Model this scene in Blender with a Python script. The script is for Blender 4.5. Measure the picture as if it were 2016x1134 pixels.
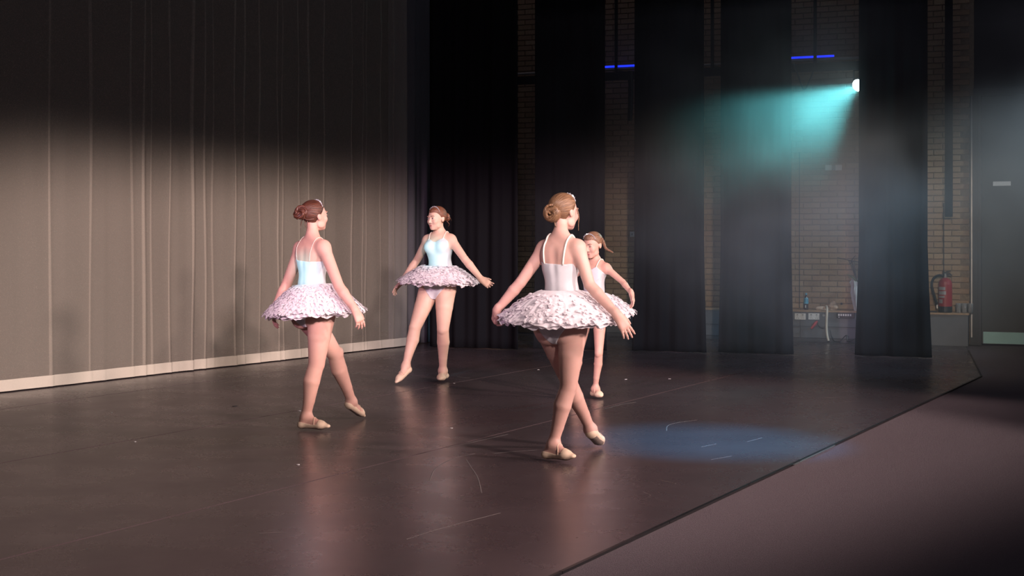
import bpy, math, random
import numpy as np
from mathutils import Vector, Matrix

for o in list(bpy.data.objects):
    bpy.data.objects.remove(o, do_unlink=True)
SC = bpy.context.scene
COL = SC.collection
rnd = random.Random(7)

# ------------------------------------------------------------------ camera
FPX, CH, HZ = 2800.0, 1.40, 465.0          # focal length in pixels, lens height, horizon row (2016x1134)
cam_d = bpy.data.cameras.new('camera')
cam_d.sensor_fit = 'HORIZONTAL'
cam_d.sensor_width = 36.0
cam_d.lens = 36.0 * FPX / 2016.0
cam_d.shift_y = -(567.0 - HZ) / 2016.0
cam_d.clip_end = 200
cam = bpy.data.objects.new('camera', cam_d)
cam.location = (0, 0, CH)
cam.rotation_euler = (math.pi / 2, 0, 0)
COL.objects.link(cam)
SC.camera = cam

# ------------------------------------------------------------------ view / world
SC.view_settings.view_transform = 'Standard'
SC.view_settings.look = 'None'
SC.view_settings.exposure = 0.25
SC.view_settings.gamma = 1.0
SC.view_settings.use_curve_mapping = False
world = bpy.data.worlds.new('dark_hall')
world.use_nodes = True
world.node_tree.nodes['Background'].inputs[0].default_value = (0.62, 0.58, 0.72, 1)
world.node_tree.nodes['Background'].inputs[1].default_value = 0.065
SC.world = world

# ------------------------------------------------------------------ stage lights and added fills
def spot(name, loc, target, deg, blend, color, power, radius=0.06, shutters=None, soft=0.03):
    """A profile spot. shutters = (left, right, bottom, top) as tangents off its axis; None leaves a side open."""
    ld = bpy.data.lights.new(name, 'SPOT')
    ld.spot_size = math.radians(deg)
    ld.spot_blend = blend
    ld.color = color
    ld.energy = power
    ld.shadow_soft_size = radius
    o = bpy.data.objects.new(name, ld)
    COL.objects.link(o)
    o.location = loc
    d = Vector(target) - Vector(loc)
    o.rotation_euler = d.to_track_quat('-Z', 'Y').to_euler()
    if shutters:
        ld.use_nodes = True
        nt = ld.node_tree
        em = next(n for n in nt.nodes if n.type == 'EMISSION')
        tc = nt.nodes.new('ShaderNodeTexCoord')
        sx = nt.nodes.new('ShaderNodeSeparateXYZ')
        nt.links.new(tc.outputs['Normal'], sx.inputs[0])
        def math_n(op, a, b=None):
            n = nt.nodes.new('ShaderNodeMath'); n.operation = op
            for i, v in enumerate((a, b)):
                if v is None: continue
                if isinstance(v, (int, float)): n.inputs[i].default_value = v
                else: nt.links.new(v, n.inputs[i])
            return n.outputs[0]
        nz = math_n('MULTIPLY', sx.outputs[2], -1.0)
        u = math_n('DIVIDE', sx.outputs[0], nz)
        v = math_n('DIVIDE', sx.outputs[1], nz)
        acc = None
        for val, lim, sgn in ((u, shutters[0], 1), (u, shutters[1], -1), (v, shutters[2], 1), (v, shutters[3], -1)):
            if lim is None: continue
            mr = nt.nodes.new('ShaderNodeMapRange')
            mr.interpolation_type = 'SMOOTHSTEP'
            nt.links.new(val, mr.inputs['Value'])
            mr.inputs['From Min'].default_value = lim - sgn * soft
            mr.inputs['From Max'].default_value = lim + sgn * soft
            r = mr.outputs['Result']
            acc = r if acc is None else math_n('MULTIPLY', acc, r)
        nt.links.new(acc, em.inputs['Strength'])
    return o

def cut_at(loc, target, point):
    """tangent, off a lamp's axis, of the shutter edge that falls on a point"""
    q = (Vector(target) - Vector(loc)).to_track_quat('-Z', 'Y')
    p = q.inverted() @ (Vector(point) - Vector(loc))
    return p.x / -p.z, p.y / -p.z

LAMP = (4.08, 16.80, 3.170); LAMP_AIM = (1.7, 13.9, 1.60)
ND = Vector((0.88, -0.475, 0)); DD = Vector((0.475, 0.88, 0))      # towards the house; along the stage front
TOP = (-3.0, 15.3, 2.02)            # where the top shutters of the front-of-house lamps cut across the backdrop
def shut(name, loc, aim, deg, color, power, left=None, right=None, bottom=None, top=None, soft=0.016, radius=0.15, blend=0.4):
    c = lambda p, i: cut_at(loc, aim, p)[i] if p else None
    return spot(name, loc, aim, deg, blend, color, power, radius, (c(left, 0), c(right, 0), c(bottom, 1), c(top, 1)), soft)
def foh(name, along, dist, height, color, power):
    aim = Vector((-0.2, 10.8, 0.9)) + DD * (along * 0.4)
    loc = Vector((-0.2, 10.8, height)) + ND * dist + DD * along
    return shut(name, loc, aim, 60, color, power, None, (1.7, 14.6, 1), (0.9, 6.0, 0), TOP, radius=0.35)
foh('key_one', -5.5, 12.0, 4.8, (1.0, 0.75, 0.70), 4200)
foh('key_two', 0.0, 12.5, 4.8, (1.0, 0.72, 0.69), 3600)
foh('key_three', 4.0, 12.0, 4.8, (1.0, 0.75, 0.66), 1800)
shut('front_fill', (2.6, -2.5, 4.4), (-0.4, 11.0, 0.9), 30, (1.0, 0.79, 0.78), 5600, None, (1.6, 13.5, 1), (0.3, 8.9, 0.85), TOP, radius=0.3)  # added fill, no visible source, to brighten backs and tutus
# side light from the opposite wing, shuttered off the backdrop
shut('side_rose', (-5.6, -0.5, 3.6), (0.2, 11.5, 0.9), 44, (1.0, 0.56, 0.82), 2600, (-1.6, 18.0, 1), (5.5, 18.2, 1), (-1.4, 10.2, 0.62), (3.0, 17.5, 2.2), radius=0.3)
shut('alcove_fill', (0.5, -3.0, 5.0), (3.9, 18.9, 1.1), 20, (1.0, 0.82, 0.66), 4600, None, (8.0, 18.2, 1), (2.5, 14.0, 0), (4.2, 18.9, 2.25), 0.02, blend=0.8)  # added unseen lamp that brightens the brick alcove
spot('cyan_back', (-4.4, -1.0, 4.2), (-1.52, 10.2, 1.17), 1.6, 0.8, (0.04, 0.95, 1.0), 4600, 0.05)
spot('cyan_front', (-4.4, -1.0, 4.2), (-0.75, 13.6, 1.24), 1.5, 0.8, (0.04, 0.95, 1.0), 6200, 0.05)
spot('blue_pool', (2.6, 8.0, 5.4), (1.36, 9.7, 0), 21, 1.0, (0.07, 0.52, 1.0), 2600, 0.05)
shut('wing_lamp', LAMP, LAMP_AIM, 66, (0.20, 0.95, 1.0), 400, bottom=(3.62, 16.0, 2.45), left=(2.75, 14.0, 1.5), top=(2.17, 15.5, 2.88), soft=0.08, radius=0.05)
shut('haze_backlight', (9.5, 14.5, 4.2), (5.4, 16.8, 2.2), 46, (0.72, 0.90, 1.0), 900, top=(5.0, 17.0, 2.75), soft=0.07, radius=0.08, blend=0.9)
shut('haze_blue_fill', (6.8, 10.6, 3.0), (2.8, 16.6, 0.8), 40, (0.32, 0.68, 1.0), 800, top=(2.8, 17.2, 1.7), soft=0.08, radius=0.08, blend=1.0)  # added unseen lamp to turn the low haze blue


# ------------------------------------------------------------------ small helpers
def W(px, py, Y):
    return np.array([(px - 1008.0) / FPX * Y, Y, CH - (py - HZ) / FPX * Y])
def FL(px, py):                       # a point of the floor
    Y = CH * FPX / (py - HZ)
    return np.array([(px - 1008.0) / FPX * Y, Y, 0.0])

def nodes_mat(name):
    m = bpy.data.materials.new(name)
    m.use_nodes = True
    nt = m.node_tree
    return m, nt, nt.nodes['Principled BSDF'], nt.nodes['Material Output']
def setv(b, **kw):
    names = {'color': 'Base Color', 'rough': 'Roughness', 'metal': 'Metallic', 'spec': 'Specular IOR Level', 'alpha': 'Alpha',
             'trans': 'Transmission Weight', 'sheen': 'Sheen Weight', 'sss': 'Subsurface Weight', 'coat': 'Coat Weight', 'ior': 'IOR'}
    for k, v in kw.items():
        b.inputs[names[k]].default_value = (*v, 1) if k == 'color' else v
def noise(nt, scale, detail=3.0, rough=0.55, vec=None, stretch=None):
    n = nt.nodes.new('ShaderNodeTexNoise')
    n.inputs['Scale'].default_value = scale
    n.inputs['Detail'].default_value = detail
    n.inputs['Roughness'].default_value = rough
    if vec is None:
        tc = nt.nodes.new('ShaderNodeTexCoord'); vec = tc.outputs['Object']
    if stretch is not None:
        mp = nt.nodes.new('ShaderNodeMapping'); mp.inputs['Scale'].default_value = stretch
        nt.links.new(vec, mp.inputs['Vector']); vec = mp.outputs['Vector']
    nt.links.new(vec, n.inputs['Vector'])
    return n.outputs['Fac']
def ramp(nt, fac, stops):
    r = nt.nodes.new('ShaderNodeValToRGB')
    el = r.color_ramp.elements
    while len(el) < len(stops): el.new(0.5)
    for e, (p, c) in zip(el, stops):
        e.position = p; e.color = (*c, 1) if len(c) == 3 else c
    nt.links.new(fac, r.inputs[0])
    return r.outputs[0]
def bump(nt, bsdf, fac, strength, dist):
    b = nt.nodes.new('ShaderNodeBump')
    b.inputs['Strength'].default_value = strength
    b.inputs['Distance'].default_value = dist
    nt.links.new(fac, b.inputs['Height'])
    nt.links.new(b.outputs[0], bsdf.inputs['Normal'])
def simple(name, color, rough=0.6, var=0.12, scale=8.0, bmp=0.0, bscale=60.0, bdist=0.002, **kw):
    m, nt, b, out = nodes_mat(name)
    setv(b, rough=rough, **kw)
    c0 = tuple(max(0, c * (1 - var)) for c in color); c1 = tuple(min(1, c * (1 + var)) for c in color)
    nt.links.new(ramp(nt, noise(nt, scale), [(0.3, c0), (0.7, c1)]), b.inputs['Base Color'])
    if bmp: bump(nt, b, noise(nt, bscale), bmp, bdist)
    return m
def emitter(name, color, strength):
    m, nt, b, out = nodes_mat(name)
    e = nt.nodes.new('ShaderNodeEmission')
    e.inputs[0].default_value = (*color, 1); e.inputs[1].default_value = strength
    nt.links.new(e.outputs[0], out.inputs['Surface'])
    return m

def tag(o, label=None, cat=None, group=None, kind=None):
    if label: o['label'] = label
    if cat: o['category'] = cat
    if group: o['group'] = group
    if kind: o['kind'] = kind
    return o
def empty(name, loc, label=None, cat=None, group=None, kind=None):
    o = bpy.data.objects.new(name, None)
    o.location = tuple(loc); o.empty_display_size = 0.1
    COL.objects.link(o)
    return tag(o, label, cat, group, kind)
def mesh_data(name, V, Fs, smooth=False):
    """V (n,3); Fs an int array (m,3|4) or a list of index lists."""
    me = bpy.data.meshes.new(name)
    V = np.asarray(V, dtype=np.float32)
    if isinstance(Fs, np.ndarray):
        m, c = Fs.shape
        me.vertices.add(len(V)); me.vertices.foreach_set('co', V.ravel())
        me.loops.add(m * c); me.loops.foreach_set('vertex_index', Fs.astype(np.int32).ravel())
        me.polygons.add(m)
        me.polygons.foreach_set('loop_start', np.arange(0, m * c, c, dtype=np.int32))
        me.polygons.foreach_set('loop_total', np.full(m, c, dtype=np.int32))
        me.update(calc_edges=True)
    else:
        me.from_pydata([tuple(map(float, v)) for v in V], [], [list(map(int, f)) for f in Fs])
        me.update()
    if smooth:
        me.polygons.foreach_set('use_smooth', np.ones(len(me.polygons), dtype=bool))
    me.validate()
    return me
def obj(name, me, mat, parent=None, loc=None):
    o = bpy.data.objects.new(name, me)
    COL.objects.link(o)
    if mat is not None and not me.materials: me.materials.append(mat)
    if parent is not None: o.parent = parent
    if loc is not None: o.location = tuple(loc)
    return o

class MB:
    """collects simple shapes into one mesh"""
    def __init__(s): s.V = []; s.F = []
    def add(s, V, F):
        n = len(s.V); s.V += [tuple(map(float, v)) for v in V]; s.F += [[i + n for i in f] for f in F]; return s
    def box(s, c, half, ax=None, taper=1.0):
        ax = np.eye(3) if ax is None else np.asarray(ax)
        V = []
        for k in (-1, 1):
            t = taper if k > 0 else 1.0
            for i, j in ((-1, -1), (1, -1), (1, 1), (-1, 1)):
                V.append(np.asarray(c) + ax[0] * half[0] * i * t + ax[1] * half[1] * j * t + ax[2] * half[2] * k)
        return s.add(V, [[3, 2, 1, 0], [4, 5, 6, 7], [0, 1, 5, 4], [1, 2, 6, 5], [2, 3, 7, 6], [3, 0, 4, 7]])
    def tube(s, pts, r, seg=8, flat=None):
        V, F = tube_vf(pts, r, seg, flat); return s.add(V, F)
    def lathe(s, prof, c, seg=20, ax=None):
        ax = np.eye(3) if ax is None else np.asarray(ax)
        V = []; F = []
        for r, z in prof:
            for i in range(seg):
                a = 2 * math.pi * i / seg
                V.append(np.asarray(c) + ax[0] * r * math.cos(a) + ax[1] * r * math.sin(a) + ax[2] * z)
        for k in range(len(prof) - 1):
            for i in range(seg):
                j = (i + 1) % seg
                F.append([k * seg + i, k * seg + j, (k + 1) * seg + j, (k + 1) * seg + i])
        F.append(list(range(seg))[::-1]); F.append([(len(prof) - 1) * seg + i for i in range(seg)])
        return s.add(V, F)
    def mesh(s, name, smooth=False): return mesh_data(name, np.array(s.V), s.F, smooth)
    def build(s, name, mat, parent=None, smooth=False, loc=None):
        return obj(name, s.mesh(name, smooth), mat, parent, loc)
def catmull(P, n):
    P = [np.asarray(p, float) for p in P]
    Q = [2 * P[0] - P[1]] + P + [2 * P[-1] - P[-2]]
    out = []
    for i in range(1, len(Q) - 2):
        for k in range(n):
            t = k / n
            out.append(0.5 * (2 * Q[i] + (Q[i + 1] - Q[i - 1]) * t + (2 * Q[i - 1] - 5 * Q[i] + 4 * Q[i + 1] - Q[i + 2]) * t * t
                              + (3 * Q[i] - Q[i - 1] - 3 * Q[i + 1] + Q[i + 2]) * t ** 3))
    out.append(P[-1])
    return out
def tube_vf(pts, r, seg=8, flat=None):
    pts = [np.asarray(p, float) for p in pts]
    n = len(pts)
    rs = r if hasattr(r, '__len__') else [r] * n
    V = []; F = []
    prev = None
    for i in range(n):
        t = pts[min(i + 1, n - 1)] - pts[max(i - 1, 0)]
        t = t / (np.linalg.norm(t) + 1e-9)
        if prev is None:
            a = np.array([0, 0, 1.0]) if abs(t[2]) < 0.9 else np.array([1.0, 0, 0])
        else: a = prev
        if flat is not None: a = np.asarray(flat, float)
        a = a - t * a.dot(t); a /= (np.linalg.norm(a) + 1e-9); prev = a
        b = np.cross(t, a)
        for k in range(seg):
            g = 2 * math.pi * k / seg
            s = 0.3 if flat is not None else 1.0
            V.append(pts[i] + (a * math.cos(g) * s + b * math.sin(g)) * rs[i])
    for i in range(n - 1):
        for k in range(seg):
            j = (k + 1) % seg
            F.append([i * seg + k, i * seg + j, (i + 1) * seg + j, (i + 1) * seg + k])
    F.append(list(range(seg))[::-1]); F.append([(n - 1) * seg + k for k in range(seg)])
    return V, F

# ------------------------------------------------------------------ materials of the place
def mat_stage():
    m, nt, b, out = nodes_mat('dance_mat_vinyl')
    tc = nt.nodes.new('ShaderNodeTexCoord'); v = tc.outputs['Object']
    base = ramp(nt, noise(nt, 1.3, 5, 0.6, v), [(0.25, (0.062, 0.046, 0.049)), (0.75, (0.086, 0.065, 0.069))])
    scr = ramp(nt, noise(nt, 7.0, 8, 0.75, v, (1.0, 9.0, 1.0)), [(0.74, (0, 0, 0)), (0.84, (1, 1, 1))])
    scr2 = ramp(nt, noise(nt, 9.0, 8, 0.75, v, (8.0, 1.2, 1.0)), [(0.75, (0, 0, 0)), (0.84, (1, 1, 1))])
    mx = nt.nodes.new('ShaderNodeMix'); mx.data_type = 'RGBA'; mx.blend_type = 'LIGHTEN'; mx.inputs[0].default_value = 1
    nt.links.new(scr, mx.inputs[6]); nt.links.new(scr2, mx.inputs[7])
    mc = nt.nodes.new('ShaderNodeMix'); mc.data_type = 'RGBA'
    nt.links.new(mx.outputs[2], mc.inputs[0]); nt.links.new(base, mc.inputs[6]); mc.inputs[7].default_value = (0.085, 0.065, 0.07, 1)
    nt.links.new(mc.outputs[2], b.inputs['Base Color'])
    rr = nt.nodes.new('ShaderNodeMapRange')
    nt.links.new(noise(nt, 2.2, 6, 0.65, v), rr.inputs['Value'])
    rr.inputs['To Min'].default_value = 0.20; rr.inputs['To Max'].default_value = 0.36
    nt.links.new(rr.outputs[0], b.inputs['Roughness'])
    setv(b, spec=0.42)
    bump(nt, b, noise(nt, 240, 3, 0.6, v), 0.10, 0.002)
    return m
def mat_carpet():
    m, nt, b, out = nodes_mat('carpet_pile')
    tc = nt.nodes.new('ShaderNodeTexCoord'); v = tc.outputs['Object']
    nt.links.new(ramp(nt, noise(nt, 170, 4, 0.8, v), [(0.32, (0.040, 0.027, 0.035)), (0.52, (0.080, 0.055, 0.070)), (0.72, (0.22, 0.155, 0.19))]), b.inputs['Base Color'])
    setv(b, rough=0.95, spec=0.1, sheen=0.2)
    bump(nt, b, noise(nt, 200, 3, 0.7, v), 0.9, 0.01)
    return m
def mat_cloth(name, c, weave=420, var=0.1, translucent=0.0, rough=0.9, clear=0.0):
    m, nt, b, out = nodes_mat(name)
    tc = nt.nodes.new('ShaderNodeTexCoord'); v = tc.outputs['Object']
    n = noise(nt, weave, 2, 0.7, v, (1, 1, 0.6))
    c0 = tuple(x * (1 - var) for x in c); c1 = tuple(min(1, x * (1 + var)) for x in c)
    col = ramp(nt, n, [(0.3, c0), (0.7, c1)])
    nt.links.new(col, b.inputs['Base Color'])
    setv(b, rough=rough, spec=0.12)
    bump(nt, b, n, 0.25, 0.002)
    if translucent:
        t = nt.nodes.new('ShaderNodeBsdfTranslucent'); nt.links.new(col, t.inputs[0])
        mx = nt.nodes.new('ShaderNodeMixShader'); mx.inputs[0].default_value = translucent
        nt.links.new(b.outputs[0], mx.inputs[1]); nt.links.new(t.outputs[0], mx.inputs[2])
        last = mx.outputs[0]
        if clear:                      # open weave
            tr = nt.nodes.new('ShaderNodeBsdfTransparent'); m2 = nt.nodes.new('ShaderNodeMixShader'); m2.inputs[0].default_value = clear
            nt.links.new(last, m2.inputs[1]); nt.links.new(tr.outputs[0], m2.inputs[2]); last = m2.outputs[0]
        nt.links.new(last, out.inputs['Surface'])
    return m
def mat_brick(name, island):
    m, nt, b, out = nodes_mat(name)
    if island:
        g = nt.nodes.new('ShaderNodeNewGeometry'); r = g.outputs['Random Per Island']
    else:
        g = nt.nodes.new('ShaderNodeObjectInfo'); r = g.outputs['Random']
    col = ramp(nt, r, [(0.0, (0.30, 0.205, 0.125)), (0.35, (0.36, 0.25, 0.155)), (0.7, (0.33, 0.215, 0.14)), (1.0, (0.41, 0.295, 0.19))])
    mx = nt.nodes.new('ShaderNodeMix'); mx.data_type = 'RGBA'; mx.blend_type = 'MULTIPLY'; mx.inputs[0].default_value = 0.5
    nt.links.new(col, mx.inputs[6])
    nt.links.new(ramp(nt, noise(nt, 40, 5, 0.7), [(0.3, (0.55, 0.55, 0.55)), (0.6, (1, 1, 1))]), mx.inputs[7])
    nt.links.new(mx.outputs[2], b.inputs['Base Color'])
    setv(b, rough=0.85, spec=0.2)
    bump(nt, b, noise(nt, 90), 0.4, 0.004)
    return m
M = {
    'stage': mat_stage(), 'carpet': mat_carpet(),
    'backdrop': mat_cloth('backdrop_gauze', (0.50, 0.455, 0.38), 300, 0.16, 0.10, clear=0.60),
    'hem': mat_cloth('backdrop_hem_cloth', (0.60, 0.56, 0.47), 300, 0.10, 0.05),
    'black_cloth': mat_cloth('black_wool_serge', (0.009, 0.009, 0.011), 300, 0.2, 0.0),
    'lit_black_cloth': mat_cloth('lit_black_serge', (0.12, 0.12, 0.135), 300, 0.2, 0.0),  # black curtain with its faint light put into a paler base colour
    'brick': mat_brick('tan_brick', False), 'brick_i': mat_brick('tan_brick_far', True),
    'mortar': simple('mortar', (0.25, 0.19, 0.13), 0.95, 0.2, 30),
    'joint': simple('dark_sealant', (0.025, 0.022, 0.02), 0.8),
    'black_paint': simple('black_painted_wall', (0.012, 0.012, 0.014), 0.9),
    'ledge_top': simple('oak_board', (0.36, 0.24, 0.15), 0.5, 0.2, 20),
    'ledge_grey': simple('grey_blue_panel', (0.115, 0.125, 0.145), 0.55, 0.1, 6),
    'ledge_dark': simple('dark_plinth', (0.06, 0.062, 0.075), 0.6),
    'door': simple('dark_door_paint', (0.020, 0.030, 0.036), 0.45, 0.15, 3),
    'frame': simple('black_door_frame', (0.018, 0.022, 0.028), 0.35),
    'kick': simple('pale_kick_plate', (0.34, 0.60, 0.58), 0.35, 0.08, 4),
    'white_plastic': simple('white_plastic', (0.72, 0.73, 0.74), 0.4, 0.04),
    'grey_plastic': simple('grey_plastic', (0.30, 0.31, 0.33), 0.5, 0.06),
    'black_plastic': simple('black_plastic', (0.012, 0.012, 0.014), 0.45),
    'black_metal': simple('black_metal', (0.02, 0.02, 0.022), 0.4, metal=0.5),
    'steel': simple('brushed_steel', (0.42, 0.41, 0.40), 0.35, metal=0.9),
    'red_paint': simple('red_extinguisher_paint', (0.28, 0.022, 0.028), 0.35, 0.1),
    'red_plastic': simple('red_plug', (0.42, 0.05, 0.06), 0.5),
    'cream': simple('cream_cable', (0.62, 0.56, 0.48), 0.6),
    'paper': simple('crumpled_paper', (0.55, 0.42, 0.33), 0.8, 0.15, 25),
    'wrap': simple('pale_wrapping', (0.62, 0.70, 0.66), 0.4, 0.12, 18),
    'leaf': simple('dull_green_leaf', (0.12, 0.17, 0.08), 0.6),
    'twig': simple('brown_twig', (0.055, 0.03, 0.022), 0.8),
    'bottle_dark': simple('dark_cola', (0.03, 0.014, 0.012), 0.15),
    'bottle_blue': simple('blue_label', (0.06, 0.30, 0.45), 0.4, 0.25, 40),
    'scrap': simple('white_scrap', (0.8, 0.8, 0.8), 0.6),
    'scuff': simple('chalky_scuff', (0.15, 0.13, 0.125), 0.7),
    'lens': emitter('lamp_lens_glow', (0.80, 1.0, 1.0), 60.0),
    'blue_reflect': emitter('blue_reflection_glow', (0.012, 0.03, 1.0), 1.6),  # emission imitating blue light caught on the bar
}
gm, gnt, gb, gout = nodes_mat('clear_plastic_cup'); setv(gb, color=(0.85, 0.88, 0.9), rough=0.12, trans=0.75, ior=1.3); M['clear'] = gm

# ------------------------------------------------------------------ floor
E0, E1, E2 = FL(1080, 1134), FL(1930, 740), FL(1905, 690)
dv = (E1 - E0) / np.linalg.norm(E1 - E0)
nv = np.array([-dv[1], dv[0], 0.0])
floor = MB().add([(-16, -3, -0.012), (14, -3, -0.012), (14, 26, -0.012), (-16, 26, -0.012)], [[0, 1, 2, 3]]).build('floor', M['carpet'])
tag(floor, kind='structure')

B0 = FL(1560, 672); EW = np.array([0.922, -0.387, 0.0]); EW /= np.linalg.norm(EW)
NW = np.array([EW[1], -EW[0], 0.0])                      # out of the wall, towards the stage
UP = np.array([0, 0, 1.0])
AXW = np.array([EW, -NW, UP])
def BP(px, py, off=0.0):
    q = B0 + NW * off
    r = np.array([(px - 1008) / FPX, 1.0, -(py - HZ) / FPX])
    Y = q.dot(NW) / r.dot(NW)
    return np.array([0, 0, CH]) + r * Y
def s_of(p): return float((p - B0).dot(EW))
def WL(s, off, z): return B0 + EW * s + NW * off + UP * z

def clip(poly, q, nrm):
    out = []
    for i in range(len(poly)):
        a, b = poly[i], poly[(i + 1) % len(poly)]
        da, db = (a - q).dot(nrm), (b - q).dot(nrm)
        if da >= 0: out.append(a)
        if (da >= 0) != (db >= 0): out.append(a + (b - a) * (da / (da - db)))
    return out
n_edge = float(E0.dot(nv))
n_list = [n_edge] + [float(FL(*p).dot(nv)) for p in ((0, 1102), (0, 912), (0, 806))]
n_list += [n_list[-1] + 2.1, n_list[-1] + 4.2]
stage = empty('stage_floor', (0, 0, 0), kind='structure')
Ld = (E2 - E1) / np.linalg.norm(E2 - E1); Ln = np.array([-Ld[1], Ld[0], 0])
for i in range(len(n_list) - 1):
    g = 0.008
    a, b = n_list[i] + (g if i else 0), n_list[i + 1] - g
    poly = [dv * -9 + nv * a, dv * 26 + nv * a, dv * 26 + nv * b, dv * -9 + nv * b]
    poly = clip(poly, E1, Ln); poly = clip(poly, B0 + NW * 0.02, NW)
    k = len(poly)
    V = [p + UP * 0 for p in poly] + [p - UP * 0.011 for p in poly]
    Fc = [list(range(k)), [k + j for j in range(k)][::-1]] + [[j, k + j, k + (j + 1) % k, (j + 1) % k] for j in range(k)]
    MB().add(V, Fc).build('mat_roll', M['stage'], stage)
poly = [dv * -8.9 + nv * (n_list[0] + 0.02), dv * 26 + nv * (n_list[0] + 0.02), dv * 26 + nv * n_list[-1], dv * -8.9 + nv * n_list[-1]]
poly = clip(clip(poly, E1 + Ln * 0.02, Ln), B0 + NW * 0.03, NW)
MB().add([p - UP * 0.0085 for p in poly], [list(range(len(poly)))]).build('subfloor', M['joint'], stage)
# the strip that finishes the front of the stage
tr = MB()
for k in range(14):
    a = E0 - dv * 7 + (E1 - (E0 - dv * 7)) * (k / 14); b = E0 - dv * 7 + (E1 - (E0 - dv * 7)) * ((k + 1) / 14)
    tr.box((a + b) / 2 - nv * 0.010 - UP * 0.004, (np.linalg.norm(b - a) / 2 - 0.002, 0.009, 0.006), np.array([dv, nv, UP]))
tag(tr.build('trim_1', M['black_metal']), kind='structure')
tr = MB(); tr.box((E1 + E2) / 2 - Ln * 0.010 - UP * 0.004, (np.linalg.norm(E2 - E1) / 2, 0.009, 0.006), np.array([Ld, Ln, UP]))
tag(tr.build('trim_2', M['black_metal']), kind='structure')
# a loose pale tape along part of the stage edge
tp = MB()
a, b = FL(1560, 916) - nv * 0.01, FL(1640, 878) - nv * 0.01
tp.box((a + b) / 2 + UP * 0.004, (np.linalg.norm(b - a) / 2, 0.006, 0.0015), np.array([dv, nv, UP]))
tag(tp.build('edge_tape', M['steel']), 'short strip of pale tape on the stage edge trim', 'tape')
# scuffs in the vinyl
SCUFF = [((845, 948), (858, 922), (890, 904), (935, 893)), ((918, 905), (926, 918), (940, 940), (948, 970)), ((972, 893), (1010, 889), (1058, 886)),
         ((1312, 848), (1315, 838), (1335, 832), (1372, 827)), ((1495, 732), (1512, 738)), ((1740, 749), (1775, 750)), ((1620, 783), (1660, 782)),
         ((800, 1062), (870, 1040), (985, 1010)), ((510, 1050), (560, 1048)), ((1190, 805), (1225, 796), (1252, 792)), ((880, 882), (925, 872), (1000, 855)),
         ((1300, 945), (1330, 952)), ((1265, 968), (1280, 975)), ((1540, 745), (1545, 748)), ((900, 742), (925, 744)), ((1820, 728), (1828, 732)), ((1380, 880), (1410, 874)), ((1400, 905), (1440, 898)), ((1470, 870), (1500, 862))]
for pts in SCUFF:
    P = catmull([FL(*p) + UP * 0.0004 for p in pts], 6)
    MB().tube(P, 0.0035, 4, flat=UP).build('scuff_mark', M['scuff'], stage)
SCR = [(266, 870, 'white scrap on the mat seam below the gauze backdrop'), (587, 915, 'white scrap on bare floor in front of the back-turned dancer with auburn bun'),
       (1232, 747, 'white scrap on the floor beyond the child dancer'), (889, 843, 'white scrap on the floor between the two front dancers'),
       (894, 755, 'tiny white scrap beside the foot of the dancer facing us'), (590, 809, 'tiny white scrap just behind the heel of the dancer by the backdrop'),
       (1060, 728, 'tiny white scrap on the floor behind the tall dancer with low bun'), (1318, 746, 'tiny white scrap on the floor before the black curtains')]
for px, py, lab in SCR:
    c = FL(px, py); r = rnd.uniform(0.008, 0.013); k = 7
    V = [c + np.array([math.cos(2 * math.pi * j / k) * r * rnd.uniform(.7, 1.2), math.sin(2 * math.pi * j / k) * r * rnd.uniform(.7, 1.2), h]) for h in (0.0005, 0.003) for j in range(k)]
    tag(MB().add(V, [list(range(k))[::-1], [k + j for j in range(k)]] + [[j, (j + 1) % k, k + (j + 1) % k, k + j] for j in range(k)]).build('paper_scrap', M['scrap']), lab, 'scrap', 'white scraps on the stage')
c = FL(462, 800)
tag(MB().box(c + UP * 0.002, (0.022, 0.008, 0.0018), np.array([dv, nv, UP])).build('floor_plate', M['black_plastic']), 'small dark plate on the floor between backdrop and nearest seam', 'plate')

# ------------------------------------------------------------------ walls
back = MB().box(FL(400, 727) + nv * 1.6 + UP * 2.6, (9.5, 0.05, 2.6), np.array([dv, nv, UP])).build('wall_back', M['black_paint'])
tag(back, kind='structure')
WOFF = -0.28
s_r = s_of(BP(1917, 500, WOFF)); s_l = -6.2
wall = MB().box(WL((s_l + s_r) / 2, WOFF - 0.056, 2.6), ((s_r - s_l) / 2, 0.05, 2.6), AXW).build('wall_right', M['mortar'])
tag(wall, kind='structure')
BL, BH, G = 0.215, 0.065, 0.010
def brick_mesh():
    c = 0.004; h = np.array([BL / 2, 0.012, BH / 2])
    mb = MB(); V = []
    for y, e in ((-0.012, c), (-0.012 + c, 0), (0.012, 0)):
        for i, j in ((-1, -1), (1, -1), (1, 1), (-1, 1)):
            V.append(EW * (h[0] - e) * i - NW * y + UP * (h[2] - e) * j)
    F = [[3, 2, 1, 0]]
    for k in (0, 4):
        for i in range(4):
            j = (i + 1) % 4; F.append([k + i, k + j, k + 4 + j, k + 4 + i])
    return V, F
bv, bf = brick_mesh()
brick_me = MB().add(bv, bf).mesh('brick'); brick_me.materials.append(M['brick'])
gaps = [(s_of(BP(a, 500, WOFF)) - 0.02, s_of(BP(b, 500, WOFF)) + 0.02) for a, b in ((1558, 1690), (1827, 1915), (1190, 1250), (1385, 1418))]
cand, rest = [], []
row = 0; z = 0.43
while z + BH < 5.15:
    s = s_l + (0.1125 if row % 2 else 0.0)
    while s + BL < s_r:
        c = s + BL / 2
        vis = next((i for i, (a, b) in enumerate(gaps) if a - BL / 2 < c < b + BL / 2), None)
        (cand if vis is not None else rest).append((z + (0, 0, 0.9, 0.9)[vis] if vis is not None else z, c, z))
        s += BL + G
    z += BH + G; row += 1
cand.sort()
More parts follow.
